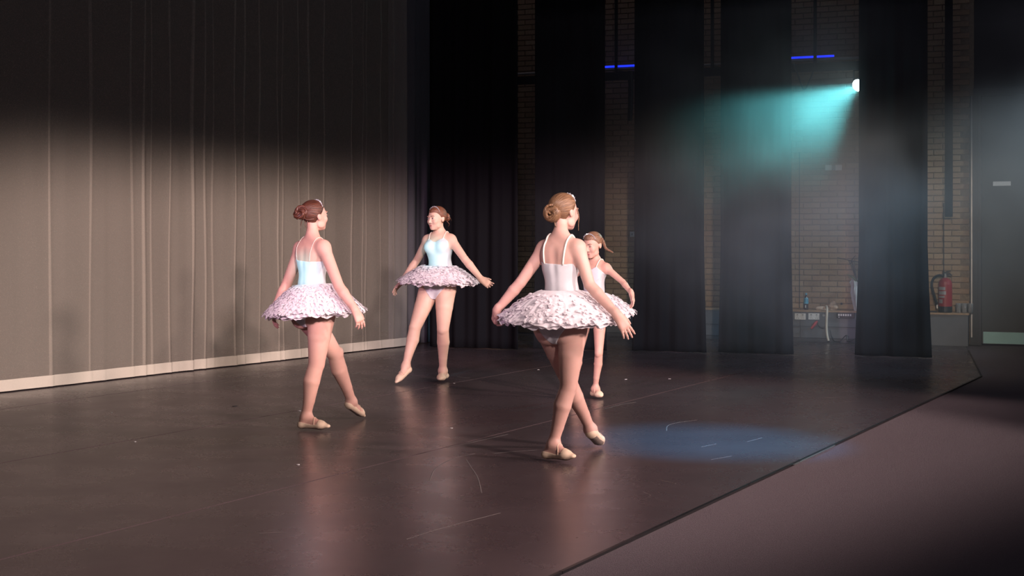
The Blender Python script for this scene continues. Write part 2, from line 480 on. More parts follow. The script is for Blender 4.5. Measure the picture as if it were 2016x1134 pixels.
for _, c, z in cand[:300]:
    o = obj('brick', brick_me, None, wall, WL(c, WOFF + 0.006 + rnd.uniform(-0.002, 0.002), z + BH / 2))
mb = MB()
for _, c, z in cand[300:] + rest:
    p = WL(c, WOFF + 0.006 + rnd.uniform(-0.002, 0.002), z + BH / 2)
    mb.add([v + p for v in bv], bf)
tag(mb.build('brick', M['brick_i'], wall), kind='stuff')
for px, y0, y1 in ((1574, 300, 606), (1858, 400, 606)):
    p0, p1 = BP(px, y1, WOFF + 0.02), BP(px, y0, WOFF + 0.02)
    MB().box((p0 + p1) / 2, (0.006, 0.002, (p1[2] - p0[2]) / 2), AXW).build('movement_joint', M['joint'], wall)

# boxed ledge along the foot of the brick wall
LZ = 0.42
s0, s1 = s_of(BP(1130, 640)), s_of(BP(1906, 640))
ledge = empty('wall_ledge', WL((s0 + s1) / 2, 0, 0), 'low boxed-in ledge with timber top along the brick wall', 'ledge')
def lpart(name, mb, m, par=None):
    o = mb.build(name, m); o.parent = par or ledge; o.matrix_parent_inverse = Matrix.Translation(-(par or ledge).location); return o
lpart('top_board', MB().box(WL((s0 + s1) / 2, -0.125, LZ - 0.011), ((s1 - s0) / 2 + 0.01, 0.147, 0.011), AXW), M['ledge_top'])
zs = BP(1620, 643)[2]
sm = s_of(BP(1760, 640))
k = s0
while k < sm - 0.1:
    e = min(k + 1.6, sm)
    lpart('fascia_panel', MB().box(WL((k + e) / 2, -0.005, (zs + LZ - 0.022) / 2), ((e - k) / 2 - 0.003, 0.010, (LZ - 0.022 - zs) / 2 - 0.001), AXW), M['ledge_grey'])
    lpart('lower_panel', MB().box(WL((k + e) / 2, -0.020, (zs + 0.05) / 2), ((e - k) / 2 - 0.003, 0.010, (zs - 0.05) / 2 - 0.004), AXW), M['ledge_grey'])
    k = e
lpart('plinth', MB().box(WL((s0 + sm) / 2, -0.012, 0.0245), ((sm - s0) / 2, 0.010, 0.024), AXW), M['ledge_dark'])
lpart('end_panel', MB().box(WL((sm + s1) / 2, -0.005, (LZ - 0.022) / 2 + 0.0005), ((s1 - sm) / 2 - 0.002, 0.010, (LZ - 0.022) / 2), AXW), M['ledge_grey'])
lpart('carcass', MB().box(WL((s0 + s1) / 2, -0.15, (LZ - 0.024) / 2), ((s1 - s0) / 2 - 0.01, 0.115, (LZ - 0.024) / 2 - 0.001), AXW), M['ledge_dark'])

# door in the wall
dz = 3.2
s_d0 = s_of(BP(1933, 600, WOFF - 0.02)); s_d1 = s_d0 + 1.9
door = empty('door_1', WL((s_d0 + s_d1) / 2, WOFF - 0.03, 0), kind='structure')
def dpart(name, mb, m, par=None):
    o = mb.build(name, m); o.parent = par or door; o.matrix_parent_inverse = Matrix.Translation(-door.location); return o
dpart('door_leaf', MB().box(WL((s_d0 + s_d1) / 2, WOFF - 0.03, dz / 2 + 0.01), ((s_d1 - s_d0) / 2, 0.022, dz / 2 - 0.012), AXW), M['door'])
kp0 = BP(1933, 676, WOFF)[2]; kp1 = BP(1933, 653, WOFF)[2]
kp0 = max(kp0, 0.015)
dpart('kick_plate', MB().box(WL((s_d0 + s_d1) / 2 + 0.008, WOFF - 0.006, (kp0 + kp1) / 2), ((s_d1 - s_d0) / 2 - 0.01, 0.002, (kp1 - kp0) / 2), AXW), M['kick'])
p0, p1 = BP(1955, 366, WOFF), BP(1990, 357, WOFF)
dpart('door_sign', MB().box((p0 + p1) / 2 + NW * 0.002, ((s_of(p1) - s_of(p0)) / 2, 0.004, (p1[2] - p0[2]) / 2), AXW), M['white_plastic'])
for w, off, px in ((0.05, 0.02, 1918), (0.028, 0.0, 1928)):
    s = s_of(BP(px, 500, WOFF + off))
    dpart('door_jamb', MB().box(WL(s, WOFF + off - 0.02, dz / 2), (w, 0.055, dz / 2), AXW), M['frame'])
s = s_of(BP(1913, 500, WOFF + 0.05))
dpart('jamb_bead', MB().box(WL(s, WOFF + 0.045, dz / 2 + 0.05), (0.008, 0.012, dz / 2 - 0.05), AXW), M['steel'])
dpart('door_head', MB().box(WL((s_d0 + s_d1) / 2, WOFF - 0.02, dz + 0.05), ((s_d1 - s_d0) / 2 + 0.1, 0.06, 0.05), AXW), M['frame'])
tag(MB().box(WL((s_r + s_d1) / 2 + 0.05, WOFF - 0.1, dz + 1.1), ((s_d1 - s_r) / 2 + 0.05, 0.05, 1.0), AXW).build('wall_over_door', M['black_paint']), kind='structure')
tag(MB().box(WL(s_d1 + 3.1, WOFF - 0.1, 2.6), (3.0, 0.05, 2.6), AXW).build('wall_right_end', M['black_paint']), kind='structure')

# ------------------------------------------------------------------ gauze backdrop
Q0, Q1 = FL(0, 774), FL(800, 682)
qd = (Q1 - Q0) / np.linalg.norm(Q1 - Q0); qn = np.array([qd[1], -qd[0], 0])     # qn towards the stage
def q_s(px):                       # along the backdrop at an image column
    r = np.array([(px - 1008) / FPX, 1.0, 0]); Y = Q0.dot(qn) / r.dot(qn)
    return float((r * Y - Q0).dot(qd))
FOLD = [(22, .010, .05), (60, .012, .06), (98, .03, .030), (128, .012, .03), (178, .024, .028), (205, .016, .03), (262, .022, .022), (284, .05, .032), (300, .018, .02), (336, .034, .022),
        (352, .014, .02), (379, .062, .034), (404, .026, .022), (420, .022, .02), (440, .012, .02), (461, .040, .026), (480, .032, .018), (510, .030, .018), (530, .010, .02), (546, .032, .018), (556, .026, .014), (588, .030, .018),
        (607, .05, .022), (640, .026, .016), (662, .016, .016), (694, .026, .016), (716, .020, .014), (722, .018, .014), (750, .022, .016), (775, .018, .014), (-60, .03, .05), (-140, .05, .05), (-230, .04, .05), (-330, .05, .05)]
FS = [(q_s(px), a, w) for px, a, w in FOLD]
smin_, smax_ = q_s(-420), q_s(800)
ns = 900
S = np.linspace(smin_, smax_, ns)
zs_ = np.array([0.012, 0.06, 0.115, 0.2, 0.4, 0.7, 1.0, 1.4, 1.8, 2.2, 2.6, 3.0, 3.4, 3.8, 4.3, 5.1])
def fold(S, z):
    o = np.zeros_like(S)
    for i, (s, a, w) in enumerate(FS):
        x = (S - s - 0.012 * math.sin(z * (0.9 + 0.13 * i) + i)) / w
        amp = (0.62 if a > 0.025 else 0.35) * a * (0.75 + 0.25 * math.sin(z * 0.7 + i * 1.7)) * (0.9 if z > 0.3 else 1.0)
        o += amp * np.where(x < 0, np.exp(-(x / 1.5) ** 2), np.exp(-(x / 0.8) ** 2))
    return o + 0.012 * np.sin(S * 2.1 + 0.3 * z) + 0.004 * np.sin(S * 17 + z)
def sheet(zlist, lift=0.0):
    V = []
    for z in zlist:
        o = fold(S, z) + lift
        P = Q0[None] + qd[None] * S[:, None] + qn[None] * o[:, None]
        P[:, 2] = z
        V.append(P)
    V = np.concatenate(V)
    i = np.arange(len(zlist) - 1)[:, None] * ns + np.arange(ns - 1)[None]
    F = np.stack([i, i + 1, i + 1 + ns, i + ns], -1).reshape(-1, 4)
    return V, F
bd = empty('backdrop_curtain', Q0 + qd * 2, 'wide beige gauze backdrop hanging in vertical folds across the back', 'curtain')
def bpart(name, V, F, m):
    o = obj(name, mesh_data(name, V, F, True), m, bd); o.matrix_parent_inverse = Matrix.Translation(-bd.location)
    return o
bpart('gauze', *sheet(zs_[2:]), M['backdrop'])
bpart('hem', *sheet(zs_[:3], 0.006), M['hem'])
# the tucked pleats: a second thickness of gauze behind each fold
for i, (s_, a_, w_) in enumerate(FS):
    for lay, wd in ((0.008, 0.60), (0.014, 0.30), (0.020, 0.16)):
        if a_ < 0.018 or (a_ < 0.025 and lay > 0.01) or (a_ < 0.04 and lay > 0.015): continue
        V = []; zz = zs_[2:]
        for z in zz:
            so_ = s_ + 0.012 * math.sin(z * (0.9 + 0.13 * i) + i)
            hw = w_ * wd * (0.8 + 0.3 * math.sin(z * 1.1 + i))
            ss = so_ + hw * np.array([-1.5, -0.5, 0.5, 1.0])
            P = Q0[None] + qd[None] * ss[:, None] + qn[None] * (fold(ss, z) - lay)[:, None]; P[:, 2] = z; V.append(P)
        V = np.concatenate(V); k = np.arange(len(zz) - 1)[:, None] * 4 + np.arange(3)[None]
        bpart('pleat', V, np.stack([k, k + 1, k + 5, k + 4], -1).reshape(-1, 4), M['backdrop'])

# ------------------------------------------------------------------ black masking curtains
def leg(px0, px1, ybot, label, m='black_cloth', seed=1, flare=0.03, axis=None, ztop=5.15, depth=0.035):
    r = random.Random(seed)
    Y = CH * FPX / (ybot - HZ)
    c = np.array([((px0 + px1) / 2 - 1008) / FPX * Y, Y, 0])
    ax = EW if axis is None else axis
    nn = np.array([ax[1], -ax[0], 0])
    def s_px(px):
        rr = np.array([(px - 1008) / FPX, 1.0, 0]); yy = c.dot(nn) / rr.dot(nn); return float((rr * yy - c).dot(ax))
    a, b = s_px(px0), s_px(px1)
    n = 90; t = np.linspace(0, 1, n); V = []
    zl = [0.008, 0.15, 0.4, 0.8, 1.3, 2.0, 3.0, 4.0, ztop]
    ph = [r.uniform(0, 6) for _ in range(4)]
    for z in zl:
        fl = flare * max(0, 1 - z / 1.2)
        s = a - fl + (b - a + 2 * fl) * t
        o = depth * (np.sin(t * (b - a) * 22 + ph[0] + 0.15 * z) * 0.6 + np.sin(t * (b - a) * 39 + ph[1] - 0.2 * z) * 0.4)
        P = c[None] + ax[None] * s[:, None] + nn[None] * o[:, None]; P[:, 2] = z
        V.append(P)
    V = np.concatenate(V)
    i = np.arange(len(zl) - 1)[:, None] * n + np.arange(n - 1)[None]
    F = np.stack([i, i + 1, i + 1 + n, i + n], -1).reshape(-1, 4)
    o = obj('masking_curtain', mesh_data('masking_curtain', V - c, F, True), M[m], None, c)
    md = o.modifiers.new('thickness', 'SOLIDIFY'); md.thickness = 0.006
    return tag(o, label, 'curtain', 'black masking curtains')
leg(765, 851, 679, 'narrow black masking curtain with painted-in light, right beside the end of the beige backdrop', 'lit_black_cloth', 1, 0.0, dv, depth=0.02)
leg(845, 1021, 686, 'wide black masking curtain behind the dancer who faces us', seed=2, flare=0.0)
leg(1055, 1191, 689, 'black masking curtain behind the tall dancer with the low bun', seed=3)
leg(1250, 1387, 693, 'black masking curtain hanging just past the raised arm of the child dancer', seed=4)
leg(1418, 1557, 697, 'black masking curtain that the cyan beam falls across, beside the bottle', seed=5)
leg(1690, 1826, 703, 'black masking curtain between the glowing lamp and the fire extinguisher', seed=6, flare=0.05)

# ------------------------------------------------------------------ rig on the wall
def bar_pt(px, py, off=0.30): return BP(px, py, off)
zb = bar_pt(1624, 117)[2]
sb0, sb1 = s_of(bar_pt(960, 150)), s_of(bar_pt(1760, 112))
rig = empty('lighting_bar', WL((sb0 + sb1) / 2, 0.30, zb), 'long thin metal lighting bar along the brick wall', 'lighting bar')
def rpart(name, mb, m, root):
    o = mb.build(name, m); o.parent = root; o.matrix_parent_inverse = Matrix.Translation(-root.location); return o
rpart('bar', MB().tube([WL(sb0, 0.30, zb), WL(sb1, 0.30, zb)], 0.018, 10), M['steel'], rig)
rpart('cable_tray', MB().box(WL((sb0 + sb1) / 2, 0.33, zb - 0.10), ((sb1 - sb0) / 2, 0.02, 0.055), AXW), M['black_metal'], rig)
for px in (1000, 1215, 1404, 1606, 1740):
    s = s_of(bar_pt(px, 120))
    rpart('bracket', MB().box(WL(s, 0.02, zb - 0.02), (0.012, 0.28, 0.02), AXW), M['black_metal'], rig)
    rpart('hanger', MB().box(WL(s, 0.34, zb + 0.70), (0.02, 0.015, 0.74), AXW), M['black_metal'], rig)
for px0, px1, lab in ((1191, 1252, 'blue light reflection, made as a glowing strip, on the bar between two curtains above the child dancer'), (1556, 1642, 'blue light reflection, made as a glowing strip, on the bar left of the bright lamp')):
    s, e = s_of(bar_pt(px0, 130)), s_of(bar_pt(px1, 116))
    st = empty('bar_reflection', WL((s + e) / 2, 0.30, zb + 0.019), lab, 'painted reflection', 'blue reflections on the lighting bar')
    rpart('housing', MB().box(WL((s + e) / 2, 0.30, zb + 0.022), ((e - s) / 2, 0.008, 0.004), AXW), M['black_metal'], st)  # added backing for the made-up glowing reflection
    rpart('glow', MB().box(WL((s + e) / 2, 0.30, zb + 0.040), ((e - s) / 2, 0.010, 0.0135), AXW), M['blue_reflect'], st)  # glowing box stands in for blue light reflected off the bar
# cable drops under the bar
P = catmull([bar_pt(1603, 122, 0.37), bar_pt(1601, 140, 0.37), bar_pt(1594, 158, 0.37), bar_pt(1583, 176, 0.37), bar_pt(1572, 150, 0.37), bar_pt(1562, 124, 0.37)], 8)
tag(MB().tube(P, 0.011, 7).build('cable_loop', M['black_plastic']), 'black cable looping below the bar near the lamp', 'cable')
P = [bar_pt(1241, 140, 0.39), bar_pt(1242, 180, 0.39), bar_pt(1240, 238, 0.39)]
tag(MB().tube(catmull(P, 6), [0.035] * 12 + [0.03], 8).build('cable_bundle', M['black_plastic']), 'black cable bundle hanging under the blue bar reflection above the child', 'cable')
p0, p1 = BP(1868, 427, -0.05), BP(1868, -20, -0.05)
tag(MB().box((p0 + p1) / 2, (0.048, 0.012, (p1[2] - p0[2]) / 2), AXW).build('hanging_strap', M['black_cloth']), 'narrow black strap hanging down above the fire extinguisher', 'strap')

# the burning lamp behind the curtain
LP = np.array(LAMP); la = np.array(LAMP_AIM) - LP; la /= np.linalg.norm(la)
lx = np.cross(la, UP); lx /= np.linalg.norm(lx); ly = np.cross(lx, la)
LAX = np.array([lx, ly, la])
lamp = empty('stage_lamp', LP - la * 0.06, 'glowing cyan-white stage lamp peeping out beside a black curtain', 'stage lamp')
rpart('can', MB().lathe([(0.05, -0.26), (0.075, -0.24), (0.082, -0.10), (0.082, -0.03), (0.078, -0.03), (0.070, -0.05)], LP, 24, LAX), M['black_metal'], lamp)
rpart('lens', MB().lathe([(0.070, -0.046), (0.055, -0.036), (0.0, -0.030)], LP, 24, LAX), M['lens'], lamp)
rpart('yoke', MB().tube([LP - la * 0.12 + lx * 0.10, LP - la * 0.12 + lx * 0.10 + UP * 0.16, LP - la * 0.12 - lx * 0.10 + UP * 0.16, LP - la * 0.12 - lx * 0.10], 0.009, 6), M['black_metal'], lamp)
st0 = LP - la * 0.12 + EW * 0.11
rpart('stand_pole', MB().tube([np.array([st0[0], st0[1], 0.02]), np.array([st0[0], st0[1], LP[2] + 0.2])], 0.02, 10), M['black_metal'], lamp)
rpart('stand_base', MB().lathe([(0.16, 0.001), (0.16, 0.015), (0.03, 0.03), (0.025, 0.08)], np.array([st0[0], st0[1], 0]), 20), M['black_metal'], lamp)
rpart('clamp', MB().tube([LP - la * 0.12 + lx * 0.10, st0 + UP * 0.02], 0.012, 6), M['black_metal'], lamp)

# emergency light, switch, sockets
el = BP(1641, 330, WOFF + 0.05)
em = empty('emergency_light', el, 'small twin-headed pale emergency light on the upper brick wall', 'light fitting')
rpart('body', MB().box(el, (0.105, 0.018, 0.034), AXW), M['grey_plastic'], em)
for px in (1631, 1651):
    q = BP(px, 330, WOFF + 0.08); rpart('lamp_head', MB().box(q, (0.040, 0.014, 0.036), AXW, 1.0), M['white_plastic'], em)
sw = BP(1245, 461, WOFF + 0.026)
so = empty('light_switch', sw, 'white switch plate on brick by the edge of a black curtain', 'switch')
rpart('plate', MB().box(sw, (0.036, 0.006, 0.036), AXW), M['white_plastic'], so)
rpart('rocker', MB().box(sw + NW * 0.008, (0.008, 0.003, 0.014), AXW), M['grey_plastic'], so)
for px, lab in ((1575.5, 'white double socket below the dark bottle'), (1602.5, 'white double socket with the red plug below it')):
    c = BP(px, 623, 0.012)
    t = empty('double_socket', c, lab, 'socket', 'white sockets in the ledge')
    rpart('plate', MB().box(c, (0.072, 0.005, 0.041), AXW), M['white_plastic'], t)
    for k in (-1, 1):
        rpart('switch_rocker', MB().box(c + EW * 0.036 * k + UP * 0.022 + NW * 0.007, (0.010, 0.003, 0.009), AXW), M['grey_plastic'], t)
        hb = MB()
        for dx, dz_ in ((0, 0.0), (-0.011, -0.018), (0.011, -0.018)): hb.box(c + EW * (0.036 * k + dx) + UP * (dz_ - 0.004) + NW * 0.0055, (0.003, 0.001, 0.004), AXW)
        rpart('pin_slot', hb, M['black_plastic'], t)
c = BP(1665, 621, 0.02)
t = empty('power_strip', c, 'black strip of small white switches along the ledge front', 'power strip')
rpart('housing', MB().box(c, (0.115, 0.014, 0.036), AXW), M['black_plastic'], t)
for k in range(6):
    rpart('toggle', MB().box(c + EW * (-0.085 + 0.030 * k) + UP * 0.006 + NW * 0.017, (0.009, 0.004, 0.013), AXW), M['white_plastic'], t)
rpart('indicator', MB().box(c + EW * -0.085 - UP * 0.024 + NW * 0.016, (0.007, 0.003, 0.005), AXW), M['white_plastic'], t)
for px, lab in ((1557.5, 'small round jack plate at the end of the ledge by the curtain'), (1621.5, 'small round jack plate between sockets and cream cable')):
    c = BP(px, 621, 0.008)
    o = MB().lathe([(0.018, 0), (0.018, 0.006), (0.008, 0.009), (0.008, 0.004)], c, 14, np.array([EW, UP, NW])).build('jack_plate', M['grey_plastic'])
    tag(o, lab, 'jack plate', 'jack plates in the ledge')
# red plug with lead
a, b = BP(1609, 632, 0.03), BP(1597, 647, 0.06)
t = empty('red_plug', b, 'red plug with short dark lead dangling under the sockets', 'plug')
rpart('plug_body', MB().tube([a, (a * .6 + b * .4), b], [0.012, 0.022, 0.014], 8), M['red_plastic'], t)
rpart('lead', MB().tube(catmull([a, BP(1611, 640, 0.02), BP(1616, 645, 0.03), BP(1622, 646, 0.02)], 6), 0.005, 6), M['black_plastic'], t)
P = catmull([BP(1627, 603, -0.10), BP(1628, 607.5, 0.0), BP(1628, 614, 0.035), BP(1627, 640, 0.04), BP(1628, 658, 0.05), BP(1631, 671, 0.06)], 8)
tag(MB().tube(P, 0.016, 8).build('cream_cable', M['cream']), 'thick cream cable hanging over the ledge edge to the floor', 'cable')
P = catmull([BP(1634, 650, 0.03), BP(1638, 664, 0.05), BP(1643, 672, 0.10), BP(1654, 671, 0.12), BP(1666, 660, 0.06), BP(1668, 672, 0.10), BP(1676, 671, 0.12), BP(1684, 667, 0.05), BP(1692, 670, 0.05)], 8)
for p in P: p[2] = max(p[2], 0.008)
tag(MB().tube(P, 0.006, 6).build('black_cable', M['black_plastic']), 'thin black cable zigzagging on the floor before the ledge', 'cable')

# things on the ledge
def on_ledge(px, off): return WL(s_of(BP(px, 609, off)), off, LZ)
c = on_ledge(1587, -0.10)
t = empty('cola_bottle', c, 'small dark bottle with blue label and blue cap on ledge', 'bottle')
rpart('bottle_body', MB().lathe([(0.026, 0), (0.030, 0.008), (0.030, 0.07), (0.028, 0.10), (0.030, 0.14), (0.018, 0.175), (0.012, 0.185), (0.012, 0.2)], c, 18), M['bottle_dark'], t)
rpart('label_band', MB().lathe([(0.0312, 0.08), (0.0312, 0.145), (0.026, 0.160), (0.020, 0.160)], c, 18), M['bottle_blue'], t)
rpart('cap', MB().lathe([(0.015, 0.198), (0.015, 0.218), (0.012, 0.222)], c, 14), M['bottle_blue'], t)
rpart('price_tag', MB().box(c + NW * 0.031 + UP * 0.045, (0.006, 0.001, 0.018), AXW), M['white_plastic'], t)
def blob(name, c, half, m, seed, label, cat, rough=0.35, par=None):
    rr = np.random.RandomState(seed)
    nu, nvv = 28, 18; V = []; F = []
    dirs = rr.normal(size=(26, 3)); dirs /= np.linalg.norm(dirs, axis=1)[:, None]; am = rr.uniform(-1, 1, 26)
    for i in range(nvv + 1):
        th = math.pi * i / nvv
        for j in range(nu):
            ph = 2 * math.pi * j / nu
            d = np.array([math.sin(th) * math.cos(ph), math.sin(th) * math.sin(ph), math.cos(th)])
            r = 1 + rough * float((am * np.abs(dirs @ d) ** 6).sum()) * 0.5
            p = d * r
            V.append(c + EW * p[0] * half[0] - NW * p[1] * half[1] + UP * max(p[2], -0.6) * half[2] + UP * half[2] * 0.6)
    for i in range(nvv):
        for j in range(nu):
            k = (j + 1) % nu; F.append([i * nu + j, i * nu + k, (i + 1) * nu + k, (i + 1) * nu + j])
    return tag(MB().add(V, F).build(name, m, par), label, cat)
blob('paper_bag', on_ledge(1617, -0.10), (0.075, 0.05, 0.030), M['paper'], 3, 'crumpled flat brown paper bag on the ledge beside the bottle', 'bag', 0.5)
blob('crumpled_cloth', on_ledge(1639, -0.16), (0.065, 0.06, 0.055), M['paper'], 9, 'crumpled pale brown cloth heap on ledge by the cream cable', 'cloth', 0.6)
c = BP(1657, 598, WOFF + 0.025)
tag(MB().lathe([(0.006, 0), (0.010, 0.006), (0.016, 0.012), (0.015, 0.018)], c, 10, np.array([EW, UP, NW])).build('wall_hook', M['black_metal']), 'small dark hook on brick above the ledge', 'hook')
c = on_ledge(1688, -0.09)
t = empty('bouquet', c, 'bouquet in pale wrapping half hidden by the black curtain', 'bouquet')
rr = random.Random(4); V = []; F = []; n = 26; prof = [(0.045, 0.0), (0.05, 0.03), (0.07, 0.14), (0.085, 0.24), (0.075, 0.33), (0.085, 0.40)]
for k, (r, z) in enumerate(prof):
    for i in range(n):
        a = 2 * math.pi * i / n; q = r * (1 + 0.22 * math.sin(a * 7 + k * 0.6) * (0.3 + k * 0.12))
        V.append(c + EW * q * math.cos(a) - NW * q * 0.8 * math.sin(a) + UP * (z + (0.03 * math.sin(a * 5) if k > 4 else 0)))
for k in range(len(prof) - 1):
    for i in range(n): F.append([k * n + i, k * n + (i + 1) % n, (k + 1) * n + (i + 1) % n, (k + 1) * n + i])
F.append(list(range(n))[::-1])
rpart('wrapping', MB().add(V, F), M['wrap'], t)
for tipx, tipy in ((1659, 539), (1668, 546)):
    q = BP(tipx, tipy, -0.09); r0 = c + UP * 0.38
    P = catmull([r0, (r0 + q) / 2 + UP * 0.03, q], 6)
    rpart('leaf', MB().tube(P, [0.008, 0.014, 0.02, 0.026, 0.028, 0.026, 0.022, 0.018, 0.013, 0.010, 0.007, 0.004, 0.001], 6, flat=UP), M['leaf'], t)
for tipx, tipy, bx, by in ((1648, 507, 1676, 514), (1684, 503, 1676, 514), (1692, 516, 1672, 513), (1671, 521, 1680, 515)):
    q = BP(tipx, tipy, -0.09); m_ = BP(bx, by, -0.09); r0 = c + UP * 0.38
    rpart('twig', MB().tube(catmull([r0, m_ * 0.8 + r0 * 0.2, m_, q], 5), 0.006, 5), M['twig'], t)

c = on_ledge(1861, -0.12)
t = empty('fire_extinguisher', c, 'red fire extinguisher with black hose standing on the ledge', 'fire extinguisher')
R = 0.086
rpart('cylinder', MB().lathe([(R, 0.075), (R, 0.36), (R * 0.93, 0.395), (R * 0.7, 0.425), (R * 0.35, 0.442), (0.02, 0.448)], c, 28), M['red_paint'], t)
rpart('base_skirt', MB().lathe([(R * 0.96, 0.0), (R * 1.01, 0.012), (R * 1.01, 0.078), (R * 0.9, 0.082)], c, 28), M['black_plastic'], t)
vl = rpart('valve', MB().lathe([(0.022, 0.44), (0.022, 0.475), (0.016, 0.48), (0.016, 0.50)], c, 14), M['steel'], t)
rpart('lever', MB().tube([c + UP * 0.485, c + UP * 0.495 + EW * 0.05, c + UP * 0.475 + EW * 0.085], [0.013, 0.011, 0.008], 6), M['black_plastic'], t)
rpart('lever', MB().tube([c + UP * 0.50 - EW * 0.02, c + UP * 0.525 + EW * 0.03, c + UP * 0.535 + EW * 0.07], [0.010, 0.010, 0.007], 6), M['black_plastic'], t)
rpart('lever', MB().tube([c + UP * 0.50, c + UP * 0.535 - EW * 0.03], [0.009, 0.006], 6), M['black_plastic'], t)
P = catmull([c + UP * 0.465, c + UP * 0.475 - EW * 0.08, c + UP * 0.43 - EW * 0.15, c + UP * 0.33 - EW * 0.165, c + UP * 0.2 - EW * 0.13, c + UP * 0.10 - EW * 0.10], 8)
rpart('hose', MB().tube(P, [0.015] * 30 + [0.013] * 8 + [0.017] * 3, 8), M['black_plastic'], t)
rpart('nozzle', MB().tube([P[-1], P[-1] - UP * 0.05 + EW * 0.004], [0.015, 0.02], 8), M['steel'], t)
for z0, z1, a0, a1 in ((0.29, 0.33, -1.0, 0.1), (0.23, 0.275, -1.0, 0.2), (0.19, 0.215, -1.0, 0.0), (0.12, 0.17, -0.95, -0.3)):
    V = []; F = []
    for i in range(9):
        a = a0 + (a1 - a0) * i / 8
        d = EW * math.sin(a) + NW * math.cos(a)
        V += [c + d * (R + 0.001) + UP * z0, c + d * (R + 0.001) + UP * z1]
    for i in range(8): F.append([2 * i, 2 * i + 2, 2 * i + 3, 2 * i + 1])
    rpart('label_panel', MB().add(V, F), M['grey_plastic'], t)
for px, lab in ((1887, 'clear plastic cup on the ledge next to the extinguisher'), (1898.5, 'clear plastic cup in the middle of the three by the door'), (1910.5, 'clear plastic cup nearest the door frame')):
    c = on_ledge(px, -0.12)
    tag(MB().lathe([(0.030, 0), (0.036, 0.115), (0.038, 0.12), (0.035, 0.12), (0.028, 0.005), (0.0, 0.005)], c, 18).build('plastic_cup', M['clear'], smooth=True), lab, 'cup', 'clear cups on the ledge')
c = on_ledge(1836, -0.02)
tag(MB().box(c + UP * 0.012, (0.05, 0.02, 0.010), AXW).build('torch_case', M['black_plastic']), 'flat black case on the ledge beside the extinguisher hose', 'case')

# ------------------------------------------------------------------ body modelling: smooth-blended distance field -> one continuous mesh
def nrm(v):
    v = np.asarray(v, float); return v / (np.linalg.norm(v) + 1e-12)
def cone(a, b, ra, rb, k=0.02, n=None, s=1.0, op=1):
    a, b = np.asarray(a, float), np.asarray(b, float)
    return dict(t='c', a=a, b=b, ra=ra, rb=rb, k=k, n=None if n is None else nrm(n), s=s, op=op,
                lo=np.minimum(a, b) - max(ra, rb), hi=np.maximum(a, b) + max(ra, rb))
def ell(c, R, r, k=0.02, op=1):
    c, R, r = np.asarray(c, float), np.asarray(R, float), np.asarray(r, float)
    e = np.sqrt(((R * r[:, None]) ** 2).sum(0))
    return dict(t='e', c=c, R=R, r=r, k=k, op=op, lo=c - e, hi=c + e)
def pdist(p, x, y, z):
    if p['t'] == 'c':
        a, b = p['a'], p['b']
        X, Y, Z = x - a[0], y - a[1], z - a[2]
        ba = b - a
        if p['n'] is not None:
            n, s = p['n'], p['s'] - 1.0
            d = (X * n[0] + Y * n[1] + Z * n[2]) * s
            X, Y, Z = X + d * n[0], Y + d * n[1], Z + d * n[2]
            ba = ba + s * ba.dot(n) * n
        h = np.clip((X * ba[0] + Y * ba[1] + Z * ba[2]) / max(ba.dot(ba), 1e-9), 0, 1)
        return np.sqrt((X - h * ba[0]) ** 2 + (Y - h * ba[1]) ** 2 + (Z - h * ba[2]) ** 2) - (p['ra'] + (p['rb'] - p['ra']) * h)
    c, R, r = p['c'], p['R'], p['r']
    X, Y, Z = x - c[0], y - c[1], z - c[2]
    q = [(X * R[i][0] + Y * R[i][1] + Z * R[i][2]) / r[i] for i in range(3)]
    k0 = np.sqrt(q[0] ** 2 + q[1] ** 2 + q[2] ** 2)
    k1 = np.sqrt((q[0] / r[0]) ** 2 + (q[1] / r[1]) ** 2 + (q[2] / r[2]) ** 2) + 1e-9
    return k0 * (k0 - 1.0) / k1
def smin(a, b, k):
    h = np.maximum(k - np.abs(a - b), 0.0) / k
    return np.minimum(a, b) - h * h * k * 0.25
def peval(prims, P):
    x, y, z = P[:, 0], P[:, 1], P[:, 2]
    f = np.full(len(P), 1.0)
    for p in prims:
        d = pdist(p, x, y, z)
        f = smin(f, d, p['k']) if p['op'] > 0 else -smin(-f, d, p['k'])
    return f
def grid_axes(lo, hi, h):
    n = np.ceil((hi - lo) / h).astype(int) + 1
    return [(lo[i] + h * np.arange(n[i])).astype(np.float32) for i in range(3)]
def peval_grid(prims, ax, h):
    f = np.full([len(a) for a in ax], 0.3, np.float32)
    for p in prims:
        m = p['k'] + 2.5 * h
        i0 = [int(np.clip(np.searchsorted(ax[i], p['lo'][i] - m) - 1, 0, len(ax[i]))) for i in range(3)]
        i1 = [int(np.clip(np.searchsorted(ax[i], p['hi'][i] + m) + 1, 0, len(ax[i]))) for i in range(3)]
        if any(i1[i] <= i0[i] for i in range(3)): continue
        sl = tuple(slice(i0[i], i1[i]) for i in range(3))
        d = pdist(p, ax[0][sl[0]][:, None, None], ax[1][sl[1]][None, :, None], ax[2][sl[2]][None, None, :]).astype(np.float32)
        f[sl] = smin(f[sl], d, p['k']) if p['op'] > 0 else -smin(-f[sl], d, p['k'])
    return f
def bounds(prims, m=0.03):
    return np.min([p['lo'] for p in prims], 0) - m, np.max([p['hi'] for p in prims], 0) + m
